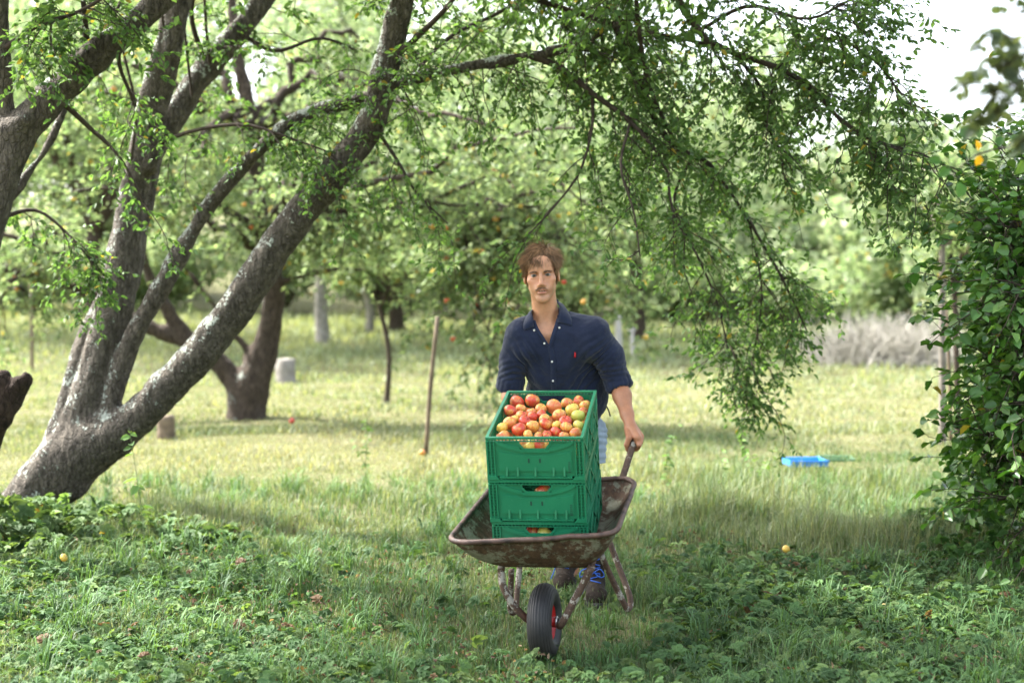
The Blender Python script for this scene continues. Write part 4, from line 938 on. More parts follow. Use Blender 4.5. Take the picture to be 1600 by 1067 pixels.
# windfalls lying in the herbs
for (a, b, Yd, r, k, lb) in ((1228, 893, 7.85, .022, 'Y', 'yellow windfall apple lying in the dark ground cover right of the wheelbarrow'), (100, 906, 7.6, .022, 'Y', 'pale yellow windfall apple lying in the herbs at the lower left'),
                          (456, 667, 15.8, .036, 'R', 'red windfall apple in the grass near the old apple tree'), (660, 716, 12.9, .028, 'O', 'orange windfall apple at the foot of the leaning stake')):
    p = P(a, b, Yd); z = float(gz(p[0], Yd)); put_apple((p[0], Yd, z + (.12 if Yd < 9 else .07)), r, k, lb, None)

# ------------------------------------------------------------------ wheelbarrow
t = NT('rusty enamel'); n = t.noise(13, 8, .78); n2 = t.noise(40, 4, .7); n3 = t.noise(3, 3)
rust = t.ramp(n2, [(.3, (.038, .022, .013)), (.55, (.085, .048, .028)), (.75, (.145, .083, .045))])
pt = t.mix(t.ramp(n2, [(.3, (0, 0, 0)), (.7, (1, 1, 1))]), (.12, .12, .075), (.25, .24, .18))
f = t.ramp(t.math('ADD', t.math('MULTIPLY', n, .7), t.math('MULTIPLY', n3, .3)), [(.49, (0, 0, 0)), (.53, (1, 1, 1))])
t.col(t.mix(f, rust, pt)).set(Roughness=.72); t.b.inputs['Specular IOR Level'].default_value = .35; t.bump(t.math('ADD', n2, t.math('MULTIPLY', n, .6)), .45, .004); RUST = t.m
t = NT('rusty tube'); n = t.noise(16, 6, .75); n2 = t.noise(70, 4, .7)
rust = t.ramp(n2, [(.3, (.035, .021, .013)), (.55, (.080, .045, .027)), (.8, (.14, .085, .048))]); f = t.ramp(n, [(.54, (0, 0, 0)), (.57, (1, 1, 1))])
t.col(t.mix(f, rust, (.30, .28, .23))).set(Roughness=.75); t.bump(n2, .4, .003); RUSTT = t.m
RIMM = plain('worn brown rim', (.070, .040, .029), .6, var=.75, sc=22, bump=.4)

wb = empty('wheelbarrow', (.15, 6.2, 0)); tag(wb, 'rusty old wheelbarrow with one black tyre carrying the stack of green crates', 'wheelbarrow')
# tray: rim corners in the frame of the load (front-left, front-right, back-right, back-left)
def onv(a, b, v): 
    q0 = Binv(CAMP); dd = BR_.T @ (P(a, b, 5.) - CAMP); return q0 + dd * (v - q0[1]) / dd[1]
wbz = -3 * CH - .006
RC = [onv(697, 848, -.125), onv(962, 836, -.10), onv(995, 747, .665), onv(752, 765, .60)]
RC[3] = np.array([-.30, .665, RC[2][2] - .035])
BC = [np.array([-.185, .0, wbz]), np.array([.205, .0, wbz]), np.array([.235, .575, wbz]), np.array([-.215, .575, wbz])]
print('rim', [c.round(3) for c in RC])
def rrect(c4, r, n=9):
    """rounded quadrilateral loop through 4 corners"""
    out = []
    for i in range(4):
        p, a, b = c4[i], c4[i - 1], c4[(i + 1) % 4]; da = nrm(a - p) * r; db = nrm(b - p) * r
        for u in np.linspace(0, 1, n): out.append((1 - u) ** 2 * (p + da) + 2 * u * (1 - u) * p + u ** 2 * (p + db))
        e = c4[(i + 1) % 4]; s0 = p + db; s1 = e + nrm(p - e) * r
        for u in np.linspace(0, 1, 12)[1:-1]: out.append(s0 + (s1 - s0) * u)
    return np.array(out)
lv_ = []
for u in np.linspace(0, 1, 12):
    c4 = [BC[i] + (RC[i] - BC[i]) * u + (np.array([0, 0, 1]) * -.02 * math.sin(math.pi * u)) for i in range(4)]; L_ = rrect(c4, .05 + .05 * u)
    nzv = fbm(L_, 7, 51, 2)[:, None] * .006 * u; lv_.append(L_ + nzv * np.array([1, 1, 1]))
lv_ = np.array(lv_); Lv, Ln = lv_.shape[:2]; cen = lv_[0].mean(0)
m = MB()
def shell(off):
    ctr = lv_.mean(1, keepdims=True); d = lv_ - ctr; d[..., 2] = 0; q = lv_ + nrm(d) * off; q[..., 2] -= off * .9
    return q
inn, outr = shell(0), shell(.004)
def grid_faces(a0, flip):
    f = [[a0 + i * Ln + j, a0 + i * Ln + (j + 1) % Ln, a0 + (i + 1) * Ln + (j + 1) % Ln, a0 + (i + 1) * Ln + j] for i in range(Lv - 1) for j in range(Ln)]
    return [q[::-1] for q in f] if flip else f
N1 = Lv * Ln
vs = np.concatenate([inn.reshape(-1, 3), outr.reshape(-1, 3), [cen], [cen - [0, 0, .004]]])
m.add(vs, grid_faces(0, True) + grid_faces(N1, False) + [[(Lv - 1) * Ln + j, (Lv - 1) * Ln + (j + 1) % Ln, N1 + (Lv - 1) * Ln + (j + 1) % Ln, N1 + (Lv - 1) * Ln + j] for j in range(Ln)],
      [[j, (j + 1) % Ln, 2 * N1] for j in range(Ln)] + [[N1 + (j + 1) % Ln, N1 + j, 2 * N1 + 1] for j in range(Ln)])
tray = m.build('tray', RUST, wb, True, M=BM)
rim = np.concatenate([lv_[-1], lv_[-1][:2]]); m = MB(); V, F = tubes(rim[None], np.full((1, len(rim)), .0115), 9); m.add(V, F); m.build('rolled_rim', RIMM, wb, True, M=BM)

# wheel
wc = P(851, 971, 5.93); wr = wc[2] - .004; wyaw = math.radians(13)
ax_ = np.array([math.cos(wyaw), -math.sin(wyaw), .035]); ax_ = nrm(ax_)
wo = empty('wheel', tuple(wc)); wo.parent = wb; wo.matrix_parent_inverse = Matrix.Translation(wb.location).inverted()
R_t, hw = wr, .052
prof = []
for a in np.linspace(-2.35, 2.35, 121):
    r = R_t - .052 + .052 * math.cos(a) ** 1 if abs(a) < 1.57 else R_t - .052 + .046 * math.cos(a); x = hw * math.sin(a)
    if abs(a) < 1.0: r -= .0030 * (math.cos(a * 26) > .45)
    prof.append((r, x))
prof = [(R_t - .088, -.034)] + prof + [(R_t - .088, .034)]
t = NT('tyre rubber'); n = t.noise(20, 5, .6); n2 = t.noise(6, 3); t.col(t.mix(t.ramp(n2, [(.45, (0, 0, 0)), (.75, (.6, .6, .6))]), t.ramp(n, [(.3, (.007, .0075, .008)), (.8, (.020, .020, .020))]), (.045, .04, .033))).set(Roughness=.6); t.bump(n, .2, .002)
m = MB(); m.lathe(prof, wc, ax_, 64); m.build('tyre', t.m, wo, True)
red = plain('red wheel paint', (.42, .018, .016), .45, var=.35, sc=25)
m = MB(); m.lathe([(R_t - .072, -.036), (R_t - .086, -.032), (R_t - .090, -.010), (.03, .004), (.03, .010), (R_t - .092, .0), (R_t - .090, .030), (R_t - .078, .040), (R_t - .074, .037)], wc, ax_, 40)
m.lathe([(.0, -.048), (.022, -.048), (.022, .048), (.0, .048)], wc, ax_, 20); m.build('rim', red, wo, True)
m = MB(); m.lathe([(.0, -.066), (.013, -.066), (.013, .062), (.016, .062), (.016, .070), (.013, .070), (.010, .076), (0, .076)], wc, ax_, 12)
m.lathe([(.018, .048), (.026, .049), (.026, .056), (.018, .057)], wc, ax_, 14); m.build('axle', plain('bright bolt', (.45, .45, .43), .35, .8), wo, True)
# fork bars from the tray floor to the axle, running back as the handles
axL, axR = wc - ax_ * .066, wc + ax_ * .064
fl_ = [P(783, 893, 5.93), P(786, 915, 5.92), P(800, 942, 5.92), P(818, 962, 5.925), axL + [0, 0, .004]]
fr_ = [P(925, 884, 5.80), P(911, 912, 5.82), P(893, 946, 5.83), P(877, 975, 5.84), axR + [0, 0, -.012]]
m = MB(); q = spline(fl_, 16); m.tube(q, .0155, 10); m.build('fork_bar', RUSTT, wb, True)
m = MB(); q = spline(fr_, 16); m.tube(q, .0160, 10); m.build('fork_bar', RUSTT, wb, True)
# rails under the tray that rise behind it into the hand grips
gr, gl = P(988, 698, 6.62), P(807, 694, 6.72)
HR = [fr_[0] + [0, .02, .004], Bp(.21, .30, wbz - .022), Bp(.245, .62, wbz - .010), P(957, 790, 6.45), P(974, 742, 6.50), gr, gr + nrm(gr - P(974, 742, 6.50)) * .095]
HL = [fl_[0] + [0, .02, .004], Bp(-.20, .30, wbz - .022), Bp(-.235, .62, wbz - .010), P(797, 800, 6.55), P(800, 745, 6.62), gl, gl + nrm(gl - P(800, 745, 6.62)) * .095]
for H_, nm in ((HR, 0), (HL, 1)):
    m = MB(); q = spline(H_, 40); m.tube(q, .0155, 12); h_ = m.build('handle', RUSTT, wb, True)
# splayed rear legs, bent into a V with a flattened foot
for L_ in ([P(940, 868, 6.22), P(958, 908, 6.27), P(974, 940, 6.30), P(980, 951, 6.32), P(985, 945, 6.36), P(983, 928, 6.38), P(968, 888, 6.45), P(952, 845, 6.50)],
           [P(799, 890, 6.28), P(798, 920, 6.32), P(797, 948, 6.36), P(801, 957, 6.38), P(806, 950, 6.41), P(808, 925, 6.44), P(811, 895, 6.48), P(813, 860, 6.5)]):
    m = MB(); q = spline(L_, 40); m.tube(q, .0140, 10); m.build('leg', RUSTT, wb, True)
# ------------------------------------------------------------------ the man
from mathutils.bvhtree import BVHTree
man = empty('person', tuple(P(905, 940, 7.05))); man.location.z = 0
tag(man, 'young man in a navy shirt and pale blue shorts pushing the wheelbarrow', 'person')
HC = P(846.3, 428, 6.70)                                  # midpoint between the eyes, pushed into the head below
HR_ = rot(math.radians(4), math.radians(4), math.radians(-3.5))
HR_ = np.array(Matrix.Rotation(math.radians(-3), 3, 'Z') @ Matrix.Rotation(math.radians(3), 3, 'X') @ Matrix.Rotation(math.radians(-4.5), 3, 'Y'))
HO = HC + np.array([0, .082, 0])
hp = lambda x, y, z: HR_ @ np.array([x, y, z], float) + HO

def handgeo(s, grip, back, wrist, side):
    """a fist closed round the grip; side=+1 knuckles towards +x"""
    d = nrm(back); ex = np.array([1., 0, 0]) * side; ex = nrm(ex - d * (ex @ d)); ez = np.cross(d, ex) * -side; ez = nrm(ez) * np.sign(nrm(ez)[2])
    c = [grip + d * (.006 + .0205 * i) for i in range(4)]
    for i in range(4):
        kn = c[i] + ex * (.033 - .002 * abs(i - 1)) + ez * (.016 - .002 * i)
        s.cap(wrist + d * (i - 1.5) * .010 + ex * .004, kn, .0165, .0115, .008)
        rf = (.0092, .0096, .0092, .0082)[i]; R = .0158 + rf * .92; ch = [kn]
        for a in np.radians(np.array([-2, -38, -75, -112, -150, -188][:6 if i < 3 else 5])): ch.append(c[i] + ex * math.cos(a) * (R + .004 * (a > -.9)) + ez * math.sin(a) * (R + .003))
        for j in range(len(ch) - 1): s.cap(ch[j], ch[j + 1], rf * (1.12 if j in (0, 3) else 1), rf * (1.05 if j == 2 else .97), .0025)
    s.cap(wrist, (c[1] + c[2]) / 2 + ex * .014 + ez * .030, .022, .019, .012)
    th = [wrist - ex * .012 + ez * -.004 - d * .010, c[1] - ex * .024 + ez * .026, c[0] - ex * .029 + ez * .004 - d * .004, c[0] - ex * .019 - ez * .018 - d * .012, c[0] - ex * .002 - ez * .0285 - d * .016]
    for j, (ra, rb) in enumerate(((.017, .0145), (.0145, .0115), (.0115, .0112), (.011, .0095))): s.cap(th[j], th[j + 1], ra, rb, .004)

hipc, belly, chest = P(886, 668, 7.08), P(878, 620, 6.99), P(869, 553, 6.90)
shL, shR = P(812, 522, 6.83), P(932, 519, 6.80); elL, elR = P(796, 604, 6.90), P(967, 600, 6.86)
nkb, nkt = P(854, 494, 6.86), hp(0, .035, -.075)
gdR = gr - P(974, 742, 6.50); gdL = gl - P(800, 745, 6.62)
wrR, wrL = P(985, 666, 6.69), P(806, 668, 6.80)
def torso(s, i):
    s.ell(chest + [0, 0, -.02], np.array([.148, .100, .17]) + i, .05); s.ell(belly, np.array([.148, .098, .15]) + i, .06); s.ell(hipc, np.array([.160, .105, .11]) + i, .06)
    s.cap(shL + [.02, .01, -.005], shR + [-.02, .01, -.005], .052 + i, .052 + i, .05)
    s.cap(nkb + [-.01, .020, -.008], shL + [.02, .01, .0], .046 + i, .048 + i, .04); s.cap(nkb + [.01, .020, -.008], shR + [-.02, .01, .0], .046 + i, .048 + i, .04)
    s.cap(shL + [.035, .0, -.06], chest, .06 + i, .09 + i, .05); s.cap(shR + [-.04, .0, -.06], chest, .06 + i, .09 + i, .05)
BS = SDF((-.12, 6.42, -.0), (.68, 7.66, 1.80), .0035)
torso(BS, -.004)
BS.cap(nkb + [0, .02, -.04], nkt, .066, .058, .035)
for a in (-1, 1):                                          # neck muscles and collar bones
    BS.cap(hp(a * .045, .02, -.07), nkb + [a * .016, -.045, -.055], .012, .009, .02); BS.cap(nkb + [a * .016, -.048, -.058], nkb + [a * .10, -.02, -.035], .008, .010, .018)
for sh, el, wr, f in ((shL, elL, wrL, 1), (shR, elR, wrR, 1)):
    BS.cap(sh, el, .050, .040, .03); m_ = el + (wr - el) * .28; BS.cap(el, m_, .040, .0435, .02); BS.cap(m_, el + (wr - el) * .72, .0435, .030, .02); BS.cap(el + (wr - el) * .72, wr, .030, .0255, .02)
handgeo(BS, gr, gdR, wrR, 1); handgeo(BS, gl, gdL, wrL, -1)
LEGS = [(P(913, 672, 7.06), P(917, 775, 6.98), P(927, 892, 7.10), P(930, 946, 6.98)), (P(862, 672, 7.10), P(872, 780, 7.12), P(893, 888, 7.46), P(886, 915, 7.34))]
for hp_, kn, an, fo in LEGS:
    BS.cap(hp_, kn, .085, .055, .05); BS.cap(kn, kn + (an - kn) * .3 + [0, .02, 0], .052, .054, .03); BS.cap(kn + (an - kn) * .3 + [0, .02, 0], an, .054, .036, .03); BS.cap(an, fo, .036, .03, .02)
# head
def hell(c, r, k, sub=False): BS.ell(hp(*c), r, k, HR_, sub)
def hcap(a, b, ra, rb, k, sub=False): BS.cap(hp(*a), hp(*b), ra, rb, k, sub)
hell((0, .022, .028), (.0745, .096, .093), .01)
hell((0, -.012, -.033), (.060, .068, .064), .03); hell((0, -.030, -.080), (.039, .048, .044), .03)
for a in (-1, 1):
    hcap((a * .047, .004, -.060), (a * .018, -.062, -.108), .010, .012, .025); hell((a * .046, -.050, -.026), (.021, .022, .018), .025)
    hcap((a * .014, -.0785, .020), (a * .047, -.062, .017), .009, .008, .014)
for a in (-1, 1): hell((a * .032, -.048, -.058), (.022, .024, .030), .02)
hell((0, -.066, -.119), (.021, .016, .016), .02); hell((0, -.060, .050), (.055, .025, .035), .03)
for a in (-1, 1): hell((a * .033, -.090, -.001), (.0235, .021, .0125), .007, True)
for a in (-1, 1):
    hell((a * .0325, -.0725, .0082), (.0190, .0098, .0058), .003); hell((a * .0325, -.0715, -.0120), (.0180, .0080, .0040), .004)
    hell((a * .012, -.092, -.047), (.0078, .0100, .0070), .006); hell((a * .081, .018, -.014), (.0075, .018, .031), .006); hell((a * .087, .010, -.010), (.004, .010, .018), .004, True)
hcap((0, -.080, .010), (0, -.107, -.040), .0075, .0100, .010); hell((0, -.103, -.043), (.0105, .0105, .0095), .006)
hell((0, -.078, -.066), (.030, .014, .018), .02)
hcap((-.022, -.0850, -.0705), (.022, -.0850, -.0705), .0050, .0050, .006); hcap((0, -.0920, -.0695), (0, -.0920, -.0690), .0045, .0045, .006); hcap((-.016, -.0875, -.0860), (.016, -.0870, -.0855), .0050, .0050, .006)
hcap((-.021, -.0880, -.0775), (.021, -.0880, -.0775), .0046, .0040, .0015, True)
for a in (-1, 1): hcap((a * .006, -.100, -.056), (a * .006, -.098, -.053), .0025, .002, .003, True)
BV, BF = BS.out(); del BS
L_ = (BV - HO) @ HR_                                      # head-local coordinates for the colouring
sk = np.tile(np.array([.47, .235, .13]), (len(BV), 1)); nz = fbm(BV, 30, 3, 3)[:, None]; sk *= 1 + .12 * nz; sk *= 1 + .10 * vnoise(BV, 260, 8)[:, None]
arm = (BV[:, 2] < 1.30)[:, None]; sk = np.where(arm, sk * np.array([.80, .70, .64]), sk)
def blob(c, r): return np.exp(-(((L_ - c) / r) ** 2).sum(1))[:, None]
def tint(m, c): 
    global sk
    sk = sk * (1 - m) + np.array(c) * m
tint(.45 * (blob((.045, -.06, -.03), (.02, .03, .016)) + blob((-.045, -.06, -.03), (.02, .03, .016)) + blob((0, -.10, -.043), (.015, .02, .014))), (.55, .22, .14))
inh = (L_[:, 1] < -.03)[:, None] * (L_[:, 2] > -.14)[:, None]
tint(np.clip(.85 * blob((0, -.09, -.0705), (.025, .02, .0036)) + .9 * blob((0, -.09, -.0855), (.020, .02, .0045)), 0, 1), (.42, .16, .12))
tint(.95 * np.clip(blob((0, -.082, -.0770), (.019, .012, .0030)) * 1.6, 0, 1), (.06, .018, .015))
tint(inh * .30 * np.clip(blob((0, -.07, -.105), (.045, .04, .022)) + blob((.05, -.04, -.085), (.02, .04, .03)) + blob((-.05, -.04, -.085), (.02, .04, .03)), 0, 1), (.22, .13, .09))
tint(.55 * blob((0, -.09, -.099), (.008, .02, .006)), (.16, .09, .06))
for a in (-1, 1): tint(.70 * blob((a * .033, -.08, .004), (.021, .02, .011)), (.20, .095, .06))  # shade of the eye sockets and upper lids, put into the skin colour
t = NT('skin'); a = t.n('Attribute', attribute_name='Col'); n = t.noise(90, 3); t.col(a.outputs['Color']).set(Roughness=.48); t.b.inputs['Subsurface Weight'].default_value = .12; t.b.inputs['Subsurface Scale'].default_value = .008
t.b.inputs['Subsurface Radius'].default_value = (1, .35, .2); t.bump(n, .12, .002); SKIN = t.m
body = mesh('body', BV, BF, SKIN, man, col=sk)

# eyes
t = NT('eyeball'); tc = t.n('TexCoord'); g_ = t.n('VectorMath', operation='LENGTH'); mp = t.n('Mapping'); mp.inputs['Scale'].default_value = (1, 0, 1); t.l(tc.outputs['Object'], mp.inputs[0]); t.l(mp.outputs[0], g_.inputs[0])
t.col(t.ramp(g_.outputs['Value'], [(.0, (.004, .004, .004)), (.0028, (.045, .040, .022)), (.0066, (.02, .018, .012)), (.0073, (.24, .20, .17))], 'CONSTANT')).set(Roughness=.08)
for a in (-1, 1):
    m = MB(); th = np.linspace(0, np.pi, 13); m.lathe(np.stack([np.sin(th) * .0136, np.cos(th) * .0136], 1), (0, 0, 0), (0, 1, 0), 20)
    e = m.build('eye', t.m, man, True); e.matrix_parent_inverse = Matrix.Identity(4); e.location = Vector(hp(a * .0325, -.0672, -.0020)) - man.location; e.rotation_euler = (math.radians(-3), 0, math.radians(-3))

# hair: a rough cap plus a few thousand locks
HAIRM = NT('brown hair'); a = HAIRM.n('Attribute', attribute_name='Col'); HAIRM.col(a.outputs['Color']).set(Roughness=.45); HAIRM.b.inputs['Specular IOR Level'].default_value = .35; HAIRM = HAIRM.m
r = np.random.default_rng(3)
def scalp(n):
    d = nrm(r.standard_normal((n, 3))); p = d * np.array([.0775, .099, .0965]) + np.array([0, .022, .028])
    fr = p[:, 1] < -.030
    line = .068 + .006 * r.standard_normal(n) - .030 * np.clip(-(p[:, 0] - .0) / .055, 0, 1) - .016 * np.clip((p[:, 0] - .035) / .025, 0, 1)
    side = np.where(p[:, 1] < .012, .0 + .35 * np.clip(-.01 - p[:, 1], 0, 1), -.045 - .5 * np.clip(p[:, 1] - .02, 0, .05))
    ok = np.where(fr & (np.abs(p[:, 0]) < .062), p[:, 2] > line, p[:, 2] > side + .004)
    ok &= ~((p[:, 1] < -.035) & (p[:, 2] < .05) & (np.abs(p[:, 0]) > .05))
    return p[ok], nrm(p[ok] / np.array([.0775, .099, .0965]) ** 2 - np.array([0, .022, .028]) / np.array([.0775, .099, .0965]) ** 2)
def locks(n, Lr, lift, rad, S=7):
    p, N = scalp(n); n = len(p); sx = np.tanh((p[:, 0] - .030 + .012 * vnoise(p, 25, 5)) / .018) + .25 * vnoise(p, 45, 8)
    front = np.clip((-p[:, 1] + .02) / .06, 0, 1); top = np.clip((p[:, 2] - .03) / .06, 0, 1)
    F = np.stack([sx * (.35 + .75 * top), -.75 * front * top + .25 * (1 - top), -.55 - .7 * (1 - top)], 1)
    F = F + np.stack([vnoise(p, 26, 61), vnoise(p, 26, 62), vnoise(p, 26, 63)], 1) * .85 + r.standard_normal((n, 3)) * .26
    L = r.uniform(*Lr, n) * (.42 + .58 * top); P_ = np.zeros((n, S, 3)); P_[:, 0] = p - N * .003; d = nrm(N * lift[0] + F * .6)
    for i in range(1, S):
        d = nrm(d + F * .30 + np.array([0, 0, -.16]) * (i / S) * 2 - N * .12); q = P_[:, i - 1] + d * (L / S)[:, None]
        # stay outside the scalp
        u = (q - [0, .022, .028]) / np.array([.081, .1025, .100]); ln = np.linalg.norm(u, axis=1, keepdims=True); q = np.where(ln < 1, [0, .022, .028] + u / ln * np.array([.081, .1025, .100]), q); P_[:, i] = q
    rr = rad * np.array([1, 1.1, 1.1, 1, .8, .55, .2])[None, :S] * r.uniform(.6, 1.3, (n, 1)); W_ = P_ @ HR_.T + HO
    V, Fq = tubes(W_, rr, 3); c = np.array([.19, .108, .050]) * (1 + .50 * vnoise(p, 34, 9)[:, None] + .40 * r.standard_normal((n, 1))).clip(.35, 2.0); c = c[:, None] * np.linspace(.75, 1.35, S)[None, :, None]
    return V, Fq, np.repeat(c, 3, 1).reshape(-1, 3)
A1 = locks(6800, (.048, .084), (.85,), .0013); A2 = locks(4500, (.05, .105), (1.4,), .0008)
th = np.linspace(0, np.pi, 25); m = MB(); m.lathe(np.stack([np.sin(th), np.cos(th)], 1), k=36); cv = m.V[0] * np.array([.0805, .1015, .099]) + np.array([0, .024, .029])
cf = np.array(m.F[4][0]); cp = cv[cf].mean(1)
keep = np.where(cp[:, 1] < -.03, cp[:, 2] > .088, cp[:, 2] > np.where(cp[:, 1] < .014, .01, -.05)); cf = cf[keep]
Vh = np.concatenate([cv @ HR_.T + HO, A1[0], A2[0]]); n1 = len(cv)
mesh('hair', Vh, np.concatenate([cf, A1[1] + n1, A2[1] + n1 + len(A1[0])]), HAIRM, man, col=np.concatenate([np.tile([.075, .045, .026], (n1, 1)), A1[2], A2[2]]))
bvh = BVHTree.FromPolygons([tuple(v) for v in BV], [tuple(int(i) for i in f) for f in BF])
def onto(bv, p, d):
    h = bv.ray_cast(Vector(p), Vector(d)); return None if h[0] is None else np.array(h[0])
def tuft(pts, n, L, dirf, rad, col, name):
    Ps = []
    for i in range(n):
        u = r.random(); q = spline(pts, 20)[int(u * 19)] + [r.normal(0, .0012), 0, r.normal(0, .0018)]
        h = onto(bvh, hp(q[0], -.2, q[2]), HR_ @ np.array([0, 1., 0]))
        if h is None: continue
        d = HR_ @ (np.array(dirf(q[0])) + r.normal(0, .2, 3)); d = nrm(d); Ps.append([h, h + d * L * .5 + HR_ @ np.array([0, -.0012, 0]), h + d * L])
    V, F = tubes(np.array(Ps), np.tile([rad, rad, rad * .4], (len(Ps), 1)), 3)
    return mesh(name, V, F, HAIRM, man, col=np.tile(col, (len(V), 1)) * (1 + .2 * r.standard_normal((len(V), 1))).clip(.5, 1.5))
for a in (-1, 1): tuft([(a * .015, 0, .0125), (a * .030, 0, .0150), (a * .050, 0, .0115)], 95, .0075, lambda x: (np.sign(x) * 1, -.15, .05), .0006, (.13, .08, .05), 'eyebrow')
tuft([(-.027, 0, -.069), (-.014, 0, -.0615), (0, 0, -.0600), (.014, 0, -.0615), (.027, 0, -.069)], 115, .0060, lambda x: (x * 30, -.25, -.8), .0006, (.24, .15, .095), 'moustache')
m = MB(); m.tube([hp(-.012, -.0815, -.0755), hp(-.006, -.0850, -.0755), hp(0, -.0860, -.0755), hp(.006, -.0850, -.0755), hp(.012, -.0815, -.0755)], .0020, 6); m.build('teeth', plain('teeth', (.42, .38, .32), .4), man, True)

# ------------------------------------------------------------------ clothes
def fabric(name, c, rough=.85, wsc=600):
    t = NT(name); n = t.noise(12, 5, .6); w1 = t.noise(wsc, 2, .5, stretch=(1, 1, .12)); w2 = t.noise(wsc, 2, .5, stretch=(.12, 1, 1)); n3 = t.noise(38, 5, .7)
    cc = t.mix(t.ramp(n, [(.3, (0, 0, 0)), (.75, (1, 1, 1))]), c, tuple(min(1, x * 1.5 + .004) for x in c))
    t.col(cc).set(Roughness=rough); t.b.inputs['Sheen Weight'].default_value = .18; t.b.inputs['Specular IOR Level'].default_value = .2
    t.bump(t.math('ADD', t.math('MULTIPLY', t.math('ADD', w1, w2), .25), t.math('MULTIPLY', n3, 1.3)), .55, .006); return t.m
NAVY = fabric('navy linen', (.0066, .0112, .029)); NAVY2 = fabric('navy linen placket', (.0078, .0130, .033)); DENIM = fabric('washed denim', (.22, .275, .33))
def cloth_out(s, amp, folds=()):
    V, F = s.out(); e1 = V[F[:, 2]] - V[F[:, 0]]; e2 = V[F[:, 3]] - V[F[:, 1]]; fn = np.cross(e1, e2); N = np.zeros_like(V)
    for j in range(4): np.add.at(N, F[:, j], fn)
    N = nrm(N); w = V + .05 * np.stack([vnoise(V, 5, 1), vnoise(V, 5, 2), vnoise(V, 5, 3)], 1)
    d = amp * (.5 + .5 * fbm(w * np.array([1.3, 1, .6]), 13, 15, 2)) + amp * .5 * (1 - np.abs(fbm(w * np.array([1, 1, .9]), 24, 25, 2)))
    for c, dirv, fr, rad, am in folds:
        g = np.exp(-(((V - c) / rad) ** 2).sum(1)); ph = (w @ nrm(np.array(dirv, float))) * fr; d = d + am * g * (.5 + .5 * np.sin(ph + 2.2 * vnoise(V, 9, 4)))
    return V + N * d[:, None], F, N
SS = SDF((-.16, 6.55, .80), (.70, 7.35, 1.62), .005)
torso(SS, .008); SS.cap(P(908, 560, 6.90), P(922, 622, 6.98), .070, .072, .04); SS.ell(belly + [.022, 0, 0], (.180, .112, .17), .06); SS.ell(hipc + [0, 0, -.03], (.178, .125, .09), .04)
slR, slL = P(965, 596, 6.86), P(797, 599, 6.90)
SS.cap(shR + [-.005, .0, 0], (shR + slR) / 2 + [.008, 0, .008], .057, .060, .03); SS.cap((shR + slR) / 2 + [.008, 0, .008], slR, .060, .055, .03); SS.cap(shL, (shL + slL) / 2 + [-.004, 0, 0], .056, .057, .03); SS.cap((shL + slL) / 2 + [-.004, 0, 0], slL, .057, .051, .03)
for c0, ax0, rr0 in ((slR, nrm(wrR - elR + (elR - shR)), .0535), (slL, nrm(elL - shL), .050)):
    for k_ in range(14):
        b_ = 2 * np.pi * k_ / 14; x_ = nrm(np.cross(ax0, [0, 1, .1])); y_ = np.cross(ax0, x_)
        q0 = c0 + (x_ * math.cos(b_) + y_ * math.sin(b_)) * rr0 * .86; SS.cap(q0 - ax0 * .022, q0 + ax0 * .022, .0155, .0165, .005)
V, F, N = cloth_out(SS, .0085, [(P(930, 560, 6.8), (1, 0, -1.1), 210, np.array([.08, .14, .10]), .010), (P(820, 560, 6.8), (1, 0, 1.0), 200, np.array([.06, .14, .09]), .009),
                                (P(955, 575, 6.85), (.5, 0, 1), 260, np.array([.07, .1, .05]), .008), (P(797, 580, 6.85), (-.3, 0, 1), 250, np.array([.06, .1, .05]), .008),
                                (P(905, 600, 6.9), (1, 0, -.45), 130, np.array([.09, .2, .15]), .008), (P(845, 590, 6.9), (1, 0, .35), 120, np.array([.08, .2, .15]), .007)])
pc = V[F].mean(1); dd = pc - CAMP; zc = dd @ np.array([0, math.cos(TILT), -math.sin(TILT)]); sxp = 800 + 2222.2 * dd[:, 0] / zc; syp = 533.5 - 2222.2 * (dd @ np.array([0, math.sin(TILT), math.cos(TILT)])) / zc
def inpoly(x, y, poly):
    c = np.zeros(len(x), bool); n = len(poly)
    for i in range(n):
        (x1, y1), (x2, y2) = poly[i], poly[(i + 1) % n]; k = ((y1 > y) != (y2 > y)) & (x < (x2 - x1) * (y - y1) / (y2 - y1 + 1e-9) + x1); c ^= k
    return c
cut = inpoly(sxp, syp, [(833, 500), (836, 512), (857.5, 541), (869, 508), (872, 490), (873, 460), (830, 460)]) & (N[F[:, 0], 1] < .2)
nax = nrm(nkt - nkb); rel = pc - (nkb + [0, .02, -.04]); tt = rel @ nax; dist = np.linalg.norm(rel - tt[:, None] * nax, axis=1); cut |= (dist < .066) & (tt > .0) & (pc[:, 2] > nkb[2] - .02)
cut |= (pc[:, 2] < P(890, 655, 7.0)[2] + .012 * np.sin(sxp / 14))
for el, wr, cc_ in ((elR, wrR, slR), (elL, wrL, slL)):
    a_ = nrm(wr - el); rel = pc - cc_; cut |= (rel @ a_ > .012) & (np.linalg.norm(rel - (rel @ a_)[:, None] * a_, axis=1) < .040)
shirt = mesh('shirt', V, F[~cut], NAVY, man); sm_ = shirt.modifiers.new('thickness', 'SOLIDIFY'); sm_.thickness = .0016; sm_.offset = 1
bs = BVHTree.FromPolygons([tuple(v) for v in V], [tuple(int(i) for i in f) for f in F])
def surf(a, b, off=.003, bv=None):
    d = nrm(P(a, b, 5.) - CAMP); h = onto(bv or bs, CAMP, d); return (h if h is not None else P(a, b, 6.78)) - d * off
